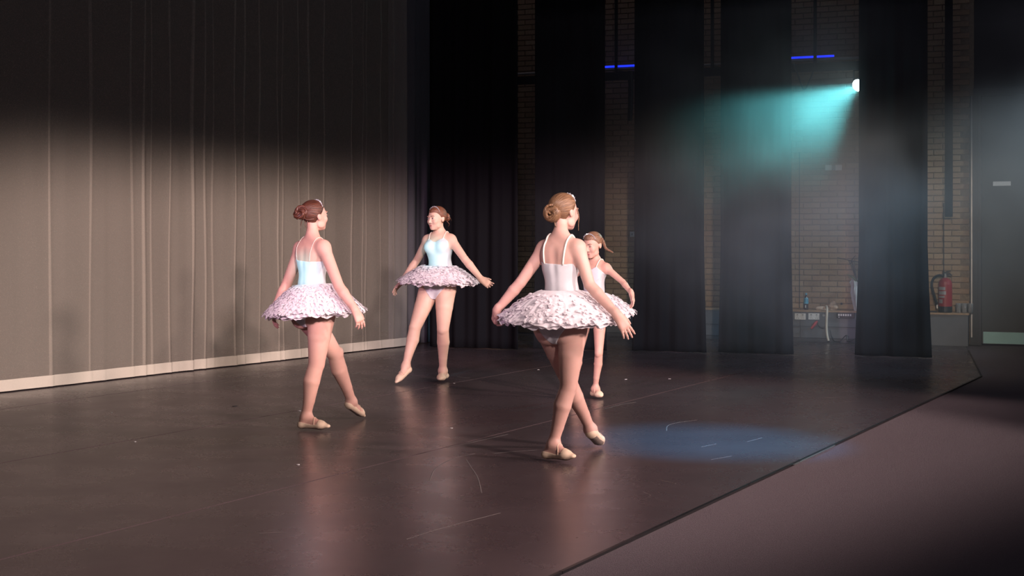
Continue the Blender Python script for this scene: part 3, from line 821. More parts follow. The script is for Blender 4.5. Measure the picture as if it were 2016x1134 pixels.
def surface(f, ax, relax=2):
    """naive surface nets"""
    h = float(ax[0][1] - ax[0][0])
    s = f < 0
    nx, ny, nz = f.shape
    cnt = np.zeros((nx - 1, ny - 1, nz - 1), np.int8)
    for i in (0, 1):
        for j in (0, 1):
            for k in (0, 1): cnt += s[i:nx - 1 + i, j:ny - 1 + j, k:nz - 1 + k]
    act = np.argwhere((cnt > 0) & (cnt < 8))
    idx = np.full(cnt.shape, -1, np.int32)
    idx[act[:, 0], act[:, 1], act[:, 2]] = np.arange(len(act))
    cor = {}
    for i in (0, 1):
        for j in (0, 1):
            for k in (0, 1): cor[i, j, k] = f[act[:, 0] + i, act[:, 1] + j, act[:, 2] + k]
    acc = np.zeros((len(act), 3)); num = np.zeros(len(act))
    for (c0, v0) in cor.items():
        for d in range(3):
            if c0[d]: continue
            c1 = list(c0); c1[d] = 1; v1 = cor[tuple(c1)]
            x = (v0 < 0) != (v1 < 0)
            t = np.where(x, v0 / np.where(x, v0 - v1, 1), 0)
            p = np.tile(np.array(c0, float), (len(act), 1)); p[:, d] += t
            acc += p * x[:, None]; num += x
    V = (act + acc / num[:, None]) * h + np.array([a[0] for a in ax])
    Q = []
    for d in range(3):
        e, g = (d + 1) % 3, (d + 2) % 3
        a = [slice(None)] * 3; b = [slice(None)] * 3
        a[d] = slice(0, -1); b[d] = slice(1, None)
        x = s[tuple(a)] != s[tuple(b)]
        pt = np.argwhere(x)
        pt = pt[(pt[:, e] > 0) & (pt[:, g] > 0) & (pt[:, e] < f.shape[e] - 1) & (pt[:, g] < f.shape[g] - 1)]
        q = []
        for de, dg in ((-1, -1), (0, -1), (0, 0), (-1, 0)):
            r = pt.copy(); r[:, e] += de; r[:, g] += dg
            q.append(idx[r[:, 0], r[:, 1], r[:, 2]])
        q = np.stack(q, 1)
        inside = s[pt[:, 0], pt[:, 1], pt[:, 2]]
        q[~inside] = q[~inside][:, ::-1]
        Q.append(q)
    Q = np.concatenate(Q)
    Q = Q[(Q >= 0).all(1)]
    for it in range(relax):
        e = np.concatenate([Q[:, [0, 1]], Q[:, [1, 2]], Q[:, [2, 3]], Q[:, [3, 0]]])
        e = np.concatenate([e, e[:, ::-1]])
        n = np.bincount(e[:, 0], minlength=len(V)).astype(float)
        A = np.stack([np.bincount(e[:, 0], V[e[:, 1], i], minlength=len(V)) for i in range(3)], 1) / np.maximum(n, 1)[:, None]
        V = V + 0.5 * (A - V)
    return V, Q
def frame(phi, up=(0, 0, 1), pitch=0.0):
    """rows: right, forward, up; phi 0 looks away from the lens, 90 to picture right, 180 at the lens"""
    p = math.radians(phi)
    u = nrm(up)
    f = np.array([math.sin(p), math.cos(p), 0.0]); f = nrm(f - u * f.dot(u))
    r = np.cross(f, u)
    if pitch:
        c, s = math.cos(math.radians(pitch)), math.sin(math.radians(pitch))
        f, u = f * c + u * s, u * c - f * s
    return np.array([r, f, u])

# ------------------------------------------------------------------ materials of the dancers
def mat_skin(name, c, c2):
    m, nt, b, out = nodes_mat(name)
    nt.links.new(ramp(nt, noise(nt, 9, 4, 0.6), [(0.3, c), (0.7, c2)]), b.inputs['Base Color'])
    setv(b, rough=0.5, spec=0.35, sss=0.08)
    b.inputs['Subsurface Radius'].default_value = (0.02, 0.008, 0.004)
    bump(nt, b, noise(nt, 350), 0.05, 0.001)
    return m
def mat_hair(name, c0, c1):
    m, nt, b, out = nodes_mat(name)
    at = nt.nodes.new('ShaderNodeAttribute'); at.attribute_name = 'strand'
    n = nt.nodes.new('ShaderNodeTexNoise'); n.noise_dimensions = '2D'
    n.inputs['Scale'].default_value = 1.0; n.inputs['Detail'].default_value = 4
    nt.links.new(at.outputs['Vector'], n.inputs['Vector'])
    nt.links.new(ramp(nt, n.outputs['Fac'], [(0.32, c0), (0.68, c1)]), b.inputs['Base Color'])
    setv(b, rough=0.38, spec=0.5)
    bump(nt, b, n.outputs['Fac'], 0.7, 0.004)
    return m
def mat_tulle(name, c, clear, trl=0.4):
    m, nt, b, out = nodes_mat(name)
    col = ramp(nt, noise(nt, 26, 3), [(0.3, tuple(x * 0.93 for x in c)), (0.7, c)])
    nt.links.new(col, b.inputs['Base Color'])
    setv(b, rough=0.75, spec=0.2, sheen=0.3)
    t = nt.nodes.new('ShaderNodeBsdfTranslucent'); nt.links.new(col, t.inputs[0])
    mx = nt.nodes.new('ShaderNodeMixShader'); mx.inputs[0].default_value = trl
    nt.links.new(b.outputs[0], mx.inputs[1]); nt.links.new(t.outputs[0], mx.inputs[2])
    last = mx.outputs[0]
    if clear:
        tr = nt.nodes.new('ShaderNodeBsdfTransparent')
        m2 = nt.nodes.new('ShaderNodeMixShader'); m2.inputs[0].default_value = clear
        nt.links.new(last, m2.inputs[1]); nt.links.new(tr.outputs[0], m2.inputs[2]); last = m2.outputs[0]
    nt.links.new(last, out.inputs['Surface'])
    return m
M.update({
    'skin_a': mat_skin('skin_rosy', (0.62, 0.36, 0.29), (0.68, 0.41, 0.33)), 'skin_b': mat_skin('skin_fair', (0.66, 0.44, 0.34), (0.71, 0.49, 0.38)),
    'skin_c': mat_skin('skin_warm', (0.58, 0.35, 0.29), (0.64, 0.40, 0.335)), 'skin_d': mat_skin('skin_child', (0.57, 0.34, 0.27), (0.63, 0.39, 0.31)),
    'hair_a': mat_hair('hair_auburn', (0.030, 0.010, 0.007), (0.15, 0.050, 0.028)), 'hair_b': mat_hair('hair_copper', (0.10, 0.035, 0.018), (0.26, 0.11, 0.06)),
    'hair_c': mat_hair('hair_light_brown', (0.11, 0.055, 0.028), (0.28, 0.16, 0.085)), 'hair_d': mat_hair('hair_dark_blond', (0.12, 0.06, 0.035), (0.30, 0.18, 0.11)),
    'satin': simple('white_stretch_satin', (0.63, 0.63, 0.65), 0.42, 0.03, 14, 0.06, 500, 0.001),
    'shoe': simple('nude_canvas_shoe', (0.74, 0.58, 0.42), 0.7, 0.07, 40, 0.15, 400, 0.001),
    'sole': simple('grey_suede_sole', (0.22, 0.17, 0.14), 0.9, 0.15, 60),
    'tulle': mat_tulle('white_tulle', (0.94, 0.90, 0.93), 0.04, 0.22), 'petal': mat_tulle('white_petal', (0.96, 0.91, 0.945), 0.0, 0.18),
    'gem': simple('diamante', (0.85, 0.86, 0.9), 0.12, 0.1, 200, metal=0.6),
    'eyewhite': simple('eye_white', (0.75, 0.72, 0.70), 0.3, 0.02), 'iris': simple('dark_iris', (0.03, 0.02, 0.015), 0.2),
    'brow': simple('brown_brow', (0.10, 0.05, 0.03), 0.8), 'lips': simple('rose_lips', (0.46, 0.17, 0.16), 0.45, 0.05),
    'strap': simple('ivory_strap', (0.78, 0.72, 0.64), 0.5, 0.04),
})

def hand_prims(w, dirn, palm, side, L=0.175, curl=(20, 25, 15), spread=8.0, thumb=35):
    """w wrist; dirn towards the fingers; palm = palm normal; side = +1/-1 thumb side = side * cross(dirn, palm)"""
    d = nrm(dirn); n = nrm(np.asarray(palm) - d * np.dot(palm, d)); s = np.cross(d, n) * side
    q = L / 0.175; P = []
    pal = 0.080 * q
    for o, r in ((-0.024, 0.0155), (-0.008, 0.017), (0.010, 0.017), (0.025, 0.0155)):
        P.append(cone(w + d * 0.004 + s * o * 0.55 * q, w + d * pal + s * o * q, 0.0165 * q, r * 0.82 * q, 0.014))
    P.append(cone(w - d * 0.02, w + d * 0.02, 0.022 * q, 0.021 * q, 0.02, n, 1.25))
    P.append(cone(w + d * 0.02 + s * 0.02 * q + n * 0.006, w + d * 0.05 + s * 0.03 * q + n * 0.008, 0.013 * q, 0.010 * q, 0.012))
    lens = ((0.030, 0.024, 0.018), (0.036, 0.026, 0.020), (0.034, 0.024, 0.019), (0.026, 0.018, 0.016))
    for i, (o, ln) in enumerate(zip((0.026, 0.009, -0.009, -0.025), lens)):
        a = w + d * (pal - 0.004) + s * o * q
        ang = math.radians(spread * (1.5 - i) / 1.5)
        cur = 0.0; p = a
        rr = (0.0088, 0.0080, 0.0074, 0.0062)
        for j in range(3):
            cur += math.radians(curl[j] * (1 + 0.22 * i))
            v = nrm((d * math.cos(ang) + s * math.sin(ang)) * math.cos(cur) + n * math.sin(cur))
            e = p + v * ln[j] * q
            P.append(cone(p, e, rr[j] * q * (0.92 if i == 3 else 1), rr[j + 1] * q * (0.92 if i == 3 else 1), 0.004))
            p = e
    a = w + d * 0.028 * q + s * 0.026 * q + n * 0.004
    t = math.radians(thumb)
    v = nrm(d * math.cos(t) + s * math.sin(t) + n * 0.25); e = a + v * 0.036 * q
    P.append(cone(a, e, 0.0125 * q, 0.0095 * q, 0.010))
    v2 = nrm(d * math.cos(t * 0.5) + s * math.sin(t * 0.5) + n * 0.35)
    P.append(cone(e, e + v2 * 0.030 * q, 0.0092 * q, 0.0070 * q, 0.004))
    return P
def foot_prims(an, heel, toe, upv, q=1.0):
    """heel/toe: points on the sole line inside the foot"""
    ax = nrm(toe - heel); u = nrm(upv - ax * np.dot(upv, ax))
    L = np.linalg.norm(toe - heel)
    ball = heel + ax * L * 0.70 + u * 0.006
    P = [cone(an, heel + u * 0.012, 0.033 * q, 0.027 * q, 0.03), cone(heel + u * 0.004, ball, 0.026 * q, 0.034 * q, 0.02, u, 1.35),
         cone(an + ax * 0.01 - u * 0.01, ball + u * 0.004, 0.032 * q, 0.022 * q, 0.04), cone(ball, toe - ax * 0.012, 0.034 * q, 0.021 * q, 0.02, u, 1.6)]
    return P, (heel, ax, u, L)
def head_prims(c, R, q):
    def pt(x, y, z): return c + (R[0] * x + R[1] * y + R[2] * z) * q
    P = [ell(pt(0, -0.012, 0.032), R, np.array([0.0735, 0.092, 0.078]) * q, 0.02),
         ell(pt(0, 0.028, -0.028), R, np.array([0.057, 0.060, 0.080]) * q, 0.035 * q),
         ell(pt(0, 0.040, -0.070), R, np.array([0.038, 0.040, 0.032]) * q, 0.026 * q),
         ell(pt(0, 0.070, -0.093), R, np.array([0.018, 0.014, 0.014]) * q, 0.02 * q)]
    for s in (-1, 1):
        P.append(ell(pt(0.036 * s, 0.066, -0.028), R, np.array([0.022, 0.018, 0.022]) * q, 0.02 * q))
        P.append(ell(pt(0.048 * s, 0.020, -0.070), R, np.array([0.009, 0.028, 0.018]) * q, 0.016 * q))
    for s in (-1, 1):
        P.append(dict(ell(pt(0.030 * s, 0.098, 0.004), R, np.array([0.017, 0.014, 0.010]) * q, 0.014 * q), op=-1))
    for s in (-1, 1):
        P.append(ell(pt(0.030 * s, 0.074, 0.004), R, np.array([0.014, 0.012, 0.011]) * q, 0.006 * q))
        P.append(ell(pt(0.028 * s, 0.084, 0.024), R, np.array([0.020, 0.008, 0.006]) * q, 0.010 * q))
    P.append(cone(pt(0, 0.084, 0.010), pt(0, 0.104, -0.030), 0.0075 * q, 0.0095 * q, 0.012 * q))
    for s in (-1, 1): P.append(ell(pt(0.010 * s, 0.094, -0.034), R, np.array([0.008, 0.009, 0.007]) * q, 0.006 * q))
    P.append(ell(pt(0, 0.083, -0.060), R, np.array([0.020, 0.011, 0.006]) * q, 0.006 * q))
    P.append(ell(pt(0, 0.081, -0.070), R, np.array([0.017, 0.011, 0.006]) * q, 0.006 * q))
    for s in (-1, 1):
        Re = np.array([R[0], nrm(R[1] + R[2] * 0.25), nrm(R[2] - R[1] * 0.25)])
        P.append(ell(pt(0.074 * s, -0.010, -0.006), Re, np.array([0.009, 0.018, 0.030]) * q, 0.006 * q))
        P.append(dict(ell(pt(0.087 * s, -0.004, -0.002), Re, np.array([0.007, 0.009, 0.017]) * q, 0.006 * q), op=-1))
    return P, pt

def dancer(D):
    root = np.array(D['root'], float)
    u, g = D['H'] / 1.65, D.get('girth', 1.0)
    J = {k: W(*v) - root for k, v in D['J'].items()}
    Rp, Rc = frame(D['pel'], J['waist'] - J['pelvis']), frame(D['chest'], J['neck'] - J['ribs'])
    Rh = frame(D['head'], D.get('head_up', (0, 0, 1)), D.get('pitch', 0))
    q = D.get('hq', 1.0) * u
    person = empty('person', root, D['label'], 'person', 'dancers in white tutus')
    # ---- torso
    T = []
    pv, wa, ri, ne = J['pelvis'], J['waist'], J['ribs'], J['neck']
    f = u * g
    T.append(ell(pv, Rp, (0.150 * f, 0.105 * f, 0.115 * u), 0.04))
    T.append(ell(wa, frame(D['chest'] * .5 + D['pel'] * .5), (0.112 * f, 0.082 * f, 0.12 * u), 0.05))
    T.append(ell(ri, Rc, (0.122 * f, 0.090 * f, 0.135 * u), 0.05))
    upc = ri * 0.42 + ne * 0.58 - Rc[1] * 0.004
    T.append(ell(upc, Rc, (0.128 * f, 0.076 * f, 0.075 * u), 0.05))
    for s in (-1, 1):
        T.append(ell(ri + Rc[0] * 0.060 * s * f + Rc[1] * 0.070 * f + Rc[2] * 0.022 * u, Rc, (0.056 * f, 0.042 * D.get('bust', 1.0) * f, 0.054 * u), 0.04))
        T.append(ell(pv + Rp[0] * 0.067 * s * f - Rp[1] * 0.052 * f - Rp[2] * 0.045 * u, Rp, (0.077 * f, 0.074 * f, 0.083 * u), 0.04))
        T.append(ell(upc + Rc[0] * 0.068 * s * f - Rc[1] * 0.052 * f - Rc[2] * 0.035 * u, Rc, (0.040 * f, 0.024 * f, 0.058 * u), 0.03))
    # spine groove
    groove = cone(upc - Rc[1] * 0.104 * f + Rc[2] * 0.02, wa - Rp[1] * 0.105 * f, 0.012, 0.014, 0.03, op=-1)
    torso = list(T)
    S_ = []                                     # shoulders, neck
    for s, n in ((-1, 'L'), (1, 'R')):
        sh = J['sh' + n]
        S_.append(cone(ne + Rc[0] * 0.03 * s * u - Rc[2] * 0.022 * u, sh - Rc[2] * 0.006, 0.038 * f, 0.034 * f, 0.04))
        S_.append(cone(ne + Rc[2] * 0.035 * u - Rc[1] * 0.012, sh * 0.6 + ne * 0.4 + Rc[2] * 0.006 - Rc[1] * 0.012, 0.028 * u, 0.022 * u, 0.045))
        S_.append(ell(sh, Rc, (0.039 * f, 0.042 * f, 0.046 * u), 0.03))
    hb = J['head'] + (Rh[1] * -0.026 - Rh[2] * 0.050) * q
    S_.append(cone(ne - Rc[2] * 0.02, hb, 0.041 * f * D.get('neckq', 1), 0.039 * q * D.get('neckq', 1), 0.025))
    A_ = []                                     # arms
    for s, n in ((-1, 'L'), (1, 'R')):
        sh, elb, wr = J['sh' + n], J['el' + n], J['wr' + n]
        aw = D.get('arm', 1.0) * f
        A_.append(cone(sh, elb, 0.044 * aw, 0.0345 * aw, 0.006))
        m = elb * 0.72 + wr * 0.28
        A_.append(cone(elb, m, 0.0345 * aw, 0.0365 * aw, 0.006))
        A_.append(cone(m, wr, 0.0365 * aw, 0.0245 * aw, 0.006))
        H = D['hand' + n]
        A_ += hand_prims(wr, H['dir'], H['palm'], 1 if n == 'R' else -1, H.get('L', 0.174) * u, H.get('curl', (18, 24, 14)), H.get('spread', 7), H.get('thumb', 32))
    LG = {}
    feet = {}
    for s, n in ((-1, 'L'), (1, 'R')):
        hip, kn, an = J['hip' + n], J['kn' + n], J['an' + n]
        lw = D.get('leg', 1.0) * f
        back = nrm(D.get('back' + n, -Rp[1]))
        P = []
        mid = hip * 0.55 + kn * 0.45
        P.append(cone(hip, mid, 0.094 * lw, 0.075 * lw, 0.006))
        P.append(cone(mid, kn, 0.075 * lw, 0.052 * lw, 0.006))
        P.append(ell(kn - back * 0.017, np.array([np.cross(nrm(kn - an), back), back, nrm(kn - an)]), (0.030 * lw, 0.034 * lw, 0.042 * u), 0.025))
        ca = kn * 0.68 + an * 0.32 + back * 0.012 * u
        P.append(cone(kn, ca, 0.0505 * lw, 0.0545 * lw, 0.006))
        lo = kn * 0.30 + an * 0.70
        P.append(cone(ca, lo, 0.054 * lw, 0.038 * lw, 0.006))
        P.append(cone(lo, an, 0.038 * lw, 0.031 * lw, 0.006))
        fp, fr = foot_prims(an, J['heel' + n], J['toe' + n], D.get('fup' + n, np.array([0, 0, 1.0])), u * D.get('footq', 1.0))
        side = np.cross(fr[1], fr[2])
        for e in (-1, 1): P.append(ell(an + side * 0.026 * e * u, np.eye(3), (0.013 * u,) * 3, 0.015))
        LG[n] = P; feet[n] = (fp, fr)
    HP, hpt = head_prims(J['head'], Rh, q)
    allp = T + S_ + A_ + HP + sum(LG.values(), []) + sum((feet[n][0] for n in feet), [])
    h = D.get('h', 0.0048)
    lo, hi = bounds(allp, 0.02)
    ax = grid_axes(lo, hi, h)
    fb = peval_grid(T + [groove] + S_, ax, h)
    fa = peval_grid(A_, ax, h); fb = smin(fb, fa, 0.035); del fa
    zc = float(pv[2] - 0.06 * u)
    kz = np.clip((ax[2] - (zc - 0.06)) / 0.08, 0, 1)[None, None, :] * 0.045 + 0.003
    for n in 'LR':
        fl = peval_grid(LG[n] + feet[n][0], ax, h); fb = smin(fb, fl, kz.astype(np.float32)); del fl
    fh = peval_grid(HP, ax, h); fb = smin(fb, fh, 0.006); del fh
    V, Q = surface(fb, ax, 2)
    body = obj('body', mesh_data('body', V, Q, True), M[D['skin']], person)
    del fb
    # ---- leotard
    hipc = {n: LG[n][:2] for n in 'LR'}
    LP_ = T + [groove] + hipc['L'] + hipc['R'] + S_[:0]
    lo, hi = bounds(T, 0.02); lo = lo - np.array([0, 0, 0.05])
    h2 = 0.0042
    ax = grid_axes(lo, hi, h2)
    ft = peval_grid(T + [groove] + S_, ax, h2)
    for n in 'LR': ft = smin(ft, peval_grid(hipc[n], ax, h2), 0.045)
    X, Y, Z = ax[0][:, None, None], ax[1][None, :, None], ax[2][None, None, :]
    def loc(Rm, c):
        return [(X - c[0]) * Rm[i][0] + (Y - c[1]) * Rm[i][1] + (Z - c[2]) * Rm[i][2] for i in range(3)]
    lx_, ly_, lz_ = loc(Rc, ri)
    a = np.abs(lx_) / f
    zb_ = D['zback'] + 0.10 * np.clip(a - 0.055, 0, 1)
    zf_ = D['zfront'] - 0.008 + np.where(a < 0.075, 0.62 * np.maximum(a - 0.012, 0), 0.039 - 0.85 * (a - 0.075))
    t_ = np.clip((ly_ + 0.02) / 0.05, 0, 1); t_ = t_ * t_ * (3 - 2 * t_)
    cl = lz_ - (zb_ * (1 - t_) + zf_ * t_) * u
    px_, py_, pz_ = loc(Rp, pv)
    cl2 = (-0.115 * u + np.maximum(np.abs(px_) - 0.018, 0) * 1.25) - pz_
    cl3 = np.abs(lx_) - 0.150 * f                  # keeps the cloth off the shoulders
    ft = np.maximum(np.maximum(ft - 0.0038, cl * 0.9), np.maximum(cl2 * 0.6, cl3))
    V, Q = surface(ft, ax, 1)
    leo = obj('leotard', mesh_data('leotard', V, Q, True), M['satin'], person); leo['label'] = 'white camisole leotard'
    skinp = T + [groove] + S_
    def onto(P, prims, off):
        P = np.array(P, float)
        for _ in range(10):
            d = peval(prims, P) - off
            G_ = np.stack([peval(prims, P + np.eye(3)[i] * 1e-3) - peval(prims, P - np.eye(3)[i] * 1e-3) for i in range(3)], 1)
            G_ /= np.linalg.norm(G_, axis=1)[:, None] + 1e-9
            P = P - G_ * d[:, None] * 0.8
        return P
    for s in (-1, 1):
        x = 0.075 * s * f
        ctrl = [ri + Rc[0] * x + Rc[1] * 0.09 * f + Rc[2] * (D['zfront'] + 0.02) * u, ri + Rc[0] * x * 1.05 + Rc[1] * 0.05 + Rc[2] * 0.14 * u,
                ne + Rc[0] * x * 1.06 + Rc[2] * 0.02 * u, ri + Rc[0] * x * 1.02 - Rc[1] * 0.06 + Rc[2] * 0.14 * u, ri + Rc[0] * x * 0.92 - Rc[1] * 0.09 * f + Rc[2] * (D['zback'] - 0.005) * u]
        P = onto(catmull(ctrl, 8), skinp, 0.0025)
        V, F = tube_vf(list(P), 0.0042 * D.get('strapw', 1), 6)
        obj('strap', mesh_data('strap', np.array(V), F, True), M['strap'], leo)
    # ---- shoes
    for n in 'LR':
        fp, (heel, axf, upf, L) = feet[n]
        lo, hi = bounds(fp, 0.02); ax = grid_axes(lo, hi, 0.0035)
        ff = peval_grid(fp, ax, 0.0035)
        X, Y, Z = ax[0][:, None, None], ax[1][None, :, None], ax[2][None, None, :]
        sx = (X - heel[0]) * axf[0] + (Y - heel[1]) * axf[1] + (Z - heel[2]) * axf[2]
        su = (X - heel[0]) * upf[0] + (Y - heel[1]) * upf[1] + (Z - heel[2]) * upf[2]
        t_ = sx / L
        top = np.where(t_ < 0.62, 0.030 - 0.016 * np.clip(t_ / 0.4, 0, 1), 0.014 + (t_ - 0.62) * 0.9) * u
        V, Q = surface(np.maximum(ff - 0.0028, (su - top) * 0.8), ax, 2)
        sho = obj('ballet_shoe', mesh_data('ballet_shoe', V, Q, True), M['shoe'], person); sho['label'] = 'nude canvas ballet shoe'
        V, Q = surface(np.maximum(ff - 0.0040, np.maximum(su + 0.012 * u, np.abs(t_ - 0.5) * L - 0.46 * L)), ax, 1)
        if len(Q): obj('suede_sole', mesh_data('suede_sole', V, Q, True), M['sole'], sho)
        side = np.cross(axf, upf)
        mid = heel + axf * L * 0.52 + upf * 0.012
        P = onto([mid + side * 0.06 * math.cos(b) + upf * 0.07 * math.sin(b) for b in np.linspace(0.0, math.pi, 15)], fp, 0.002)
        V, F = tube_vf(list(P), 0.0022 * u, 6)
        obj('elastic', mesh_data('elastic', np.array(V), F, True), M['shoe'], sho)
    # ---- hair
    hp = HP[:4]
    lo, hi = bounds(HP[:1], 0.03); ax = grid_axes(lo - 0.03, hi, 0.0036)
    fh = peval_grid(hp, ax, 0.0036)
    X, Y, Z = ax[0][:, None, None], ax[1][None, :, None], ax[2][None, None, :]
    hx, hy, hz = [((X - J['head'][0]) * Rh[i][0] + (Y - J['head'][1]) * Rh[i][1] + (Z - J['head'][2]) * Rh[i][2]) / q for i in range(3)]
    cl = hy * 0.80 - hz * 0.60 - 0.0150 - 0.0115 * np.cos(np.clip(np.abs(hx) / 0.07, 0, 1) * math.pi)
    cl = np.maximum(cl, -(hz + 0.082))
    off = 0.009 * q * np.clip(-cl / 0.02, 0.12, 1)
    V, Q = surface(np.maximum(fh - off, cl * q * 0.9), ax, 2)
    bunp = hpt(*D['bun'])
    def strand(V):
        b = nrm(bunp - J['head']); e1 = nrm(np.cross(b, Rh[2])); e2 = np.cross(b, e1)
        d = V - (J['head'] + b * 0.02)
        an_ = np.arctan2(d @ e1, d @ e2)
        return np.stack([an_ * 22, (d @ b) * 14, np.zeros(len(V))], 1)
    def hair_mesh(name, V, Q, st, par):
        me = mesh_data(name, V, Q, True)
        at = me.attributes.new('strand', 'FLOAT_VECTOR', 'POINT'); at.data.foreach_set('vector', np.asarray(st, np.float32).ravel())
        return obj(name, me, M[D['hair']], par)
    hair = hair_mesh('hair', V, Q, strand(V), person)
    rr = random.Random(D['seed'])
    def lock(name, pts, r, par, sd):
        V, F = tube_vf(pts, r, 6)
        st = [[sd * 9 + (i % 6) * 1.3, (i // 6) * 0.15, 0] for i in range(len(V))]
        return hair_mesh(name, np.array(V), F, st, par)
    if 'bunr' in D:
        R0, r0 = D['bunr']
        b = nrm(bunp - hpt(0, -0.01, bunp is None and 0 or 0.0)); b = nrm(np.array(D.get('bunax', b)) @ Rh if 'bunax' in D else b)
        e1 = nrm(np.cross(b, Rh[2])); e2 = np.cross(b, e1)
        MBV, MBF, STR = [], [], []
        NS = D.get('bunn', 13)
        for k in range(NS):
            pts, rad = [], []
            ph = 2 * math.pi * k / NS
            for i in range(41):
                th = 2 * math.pi * i / 40 * 1.0 + k * 0.4
                mi = ph + th * D.get('buntw', 1.0) + 0.25 * math.sin(3 * th + k)
                rk = r0 * (1 + D.get('mess', 0.0) * math.sin(2.3 * th + k * 2.1))
                pts.append(bunp + (e1 * math.cos(th) + e2 * math.sin(th)) * (R0 + rk * math.cos(mi)) + b * rk * 0.85 * math.sin(mi))
            V, F = tube_vf(pts, r0 * 0.42, 6)
            n0 = len(MBV); MBV += list(V); MBF += [[x + n0 for x in ff_] for ff_ in F]
            STR += [[k * 5.0 + (i % 6) * 1.2, (i // 6) * 0.12, 0] for i in range(len(V))]
        hair_mesh('bun', np.array(MBV), MBF, STR, hair)
    for pts, r in D.get('locks', []):
        P = catmull([hpt(*p) for p in pts], 7)
        n = len(P)
        lock('loose_lock', P, [r * q * (1 - 0.75 * i / n) for i in range(n)], hair, rr.random() * 10)
    if 'plait' in D:
        P = catmull([hpt(*p) for p in D['plait']], 14); n = len(P)
        for k in range(3):
            pts = []; rad = []
            for i, p in enumerate(P):
                tt = P[min(i + 1, n - 1)] - P[max(i - 1, 0)]; tt = nrm(tt); e1 = nrm(np.cross(tt, Rh[1])); e2 = np.cross(tt, e1)
                w = i * 0.62 + k * 2.094; am = 0.009 * q * (1 - 0.55 * i / n)
                pts.append(p + e1 * am * math.sin(w) + e2 * am * 0.6 * math.sin(2 * w)); rad.append(0.0085 * q * (1 - 0.6 * i / n))
            lock('plait_strand', pts, rad, hair, k)
    # headband with stones
    cr = []
    for a in np.linspace(-1.15, 1.15, 25):
        cr.append(hpt(0.085 * math.sin(a), D.get('bandf', 0.030), 0.03 + 0.095 * math.cos(a)))
    P = onto(cr, hp, 0.0105 * q)
    V, F = tube_vf(list(P), 0.0028 * q, 6)
    band = obj('headband', mesh_data('headband', np.array(V), F, True), M['gem'], person); band['label'] = 'thin sparkling headband'
    mb = MB()
    for i in range(3, 22):
        p = P[i]; n = nrm(p - J['head']); t = nrm(P[i + 1] - P[i - 1]); s = np.cross(n, t)
        e = 0.0042 * q * (1.5 if i % 3 == 0 else 1.0)
        mb.add([p + n * e * 1.6, p + t * e, p + s * e, p - t * e, p - s * e, p - n * e], [[0, 1, 2], [0, 2, 3], [0, 3, 4], [0, 4, 1], [5, 2, 1], [5, 3, 2], [5, 4, 3], [5, 1, 4]])
    mb.build('stone', M['gem'], band)['kind'] = 'stuff'
    # face details
    if D.get('face', True):
        for s in (-1, 1):
            def almond(name, w, hgt, dep, cen, m, par):
                nu, nv_ = 14, 8; V = []; F = []
                for i in range(nv_ + 1):
                    th = math.pi * i / nv_
                    for j in range(nu):
                        ph = 2 * math.pi * j / nu
                        V.append(hpt(cen[0] + w * math.sin(th) * math.cos(ph), cen[1] + dep * math.cos(th), cen[2] + hgt * math.sin(th) * math.sin(ph)))
                for i in range(nv_):
                    for j in range(nu): F.append([i * nu + j, i * nu + (j + 1) % nu, (i + 1) * nu + (j + 1) % nu, (i + 1) * nu + j])
                return obj(name, mesh_data(name, np.array(V), F, True), m, par)
            eye = almond('eye', 0.0125, 0.0055 * D.get('eyeopen', 1.0), 0.003, (0.030 * s, 0.0855, 0.003), M['eyewhite'], person)
            almond('iris', 0.0052, 0.0052 * min(1, D.get('eyeopen', 1.0) + 0.1), 0.0016, (0.030 * s, 0.0880, 0.003), M['iris'], eye)
            lash = [hpt(s * (0.030 + 0.0135 * math.cos(a)), 0.0875 - 0.004 * abs(math.cos(a)), 0.0035 + 0.006 * D.get('eyeopen', 1.0) * math.sin(a)) for a in np.linspace(0.05, math.pi - 0.05, 9)]
            V, F = tube_vf(lash, 0.0014 * q, 5); obj('eyelash', mesh_data('eyelash', np.array(V), F, True), M['iris'], eye)
            br = [hpt(s * x, y, z) for x, y, z in ((0.013, 0.0935, 0.0245), (0.024, 0.092, 0.0268), (0.036, 0.086, 0.0262), (0.046, 0.076, 0.0215))]
            bp_ = onto(catmull(br, 4), HP, 0.0005)
            V, F = tube_vf(list(bp_), 0.0022 * q, 5); obj('eyebrow', mesh_data('eyebrow', np.array(V), F, True), M['brow'], person)
        V = []; F = []
        for rws, (z, w) in enumerate(((-0.0570, 0.008), (-0.0600, 0.017), (-0.0640, 0.0205), (-0.0690, 0.016), (-0.0730, 0.009))):
            for i in range(11):
                x = (i - 5) / 5 * w
                V.append(hpt(x, 0.094 - 9 * x * x, z + (0.0016 if abs(i - 5) == 1 and rws == 0 else 0)))
        V = list(onto(V, HP, 0.0012)); n = 11
        for r in range(4):
            for i in range(n - 1): F.append([r * n + i, r * n + i + 1, (r + 1) * n + i + 1, (r + 1) * n + i])
        o = obj('lips', mesh_data('lips', np.array(V), F, True), M['lips'], person)
    # ---- tutu
    Tu = D['tutu']
    tc = J['waist'] + np.array(Tu.get('shift', (0, 0, 0)))
    ua = nrm(Tu['up']); e1 = nrm(np.cross(ua, np.array([0, 1.0, 0]))); e1 = nrm(np.array([1.0, 0, 0]) - ua * ua[0]); e2 = np.cross(ua, e1)
    tutu = empty('tutu', tc); tutu.parent = person; tutu['label'] = Tu['label']
    rg = np.random.RandomState(D['seed'])
    RR, DR, r0t = Tu['R'], Tu['drop'], 0.118 * f
    ph = rg.uniform(0, 6.28, 8)
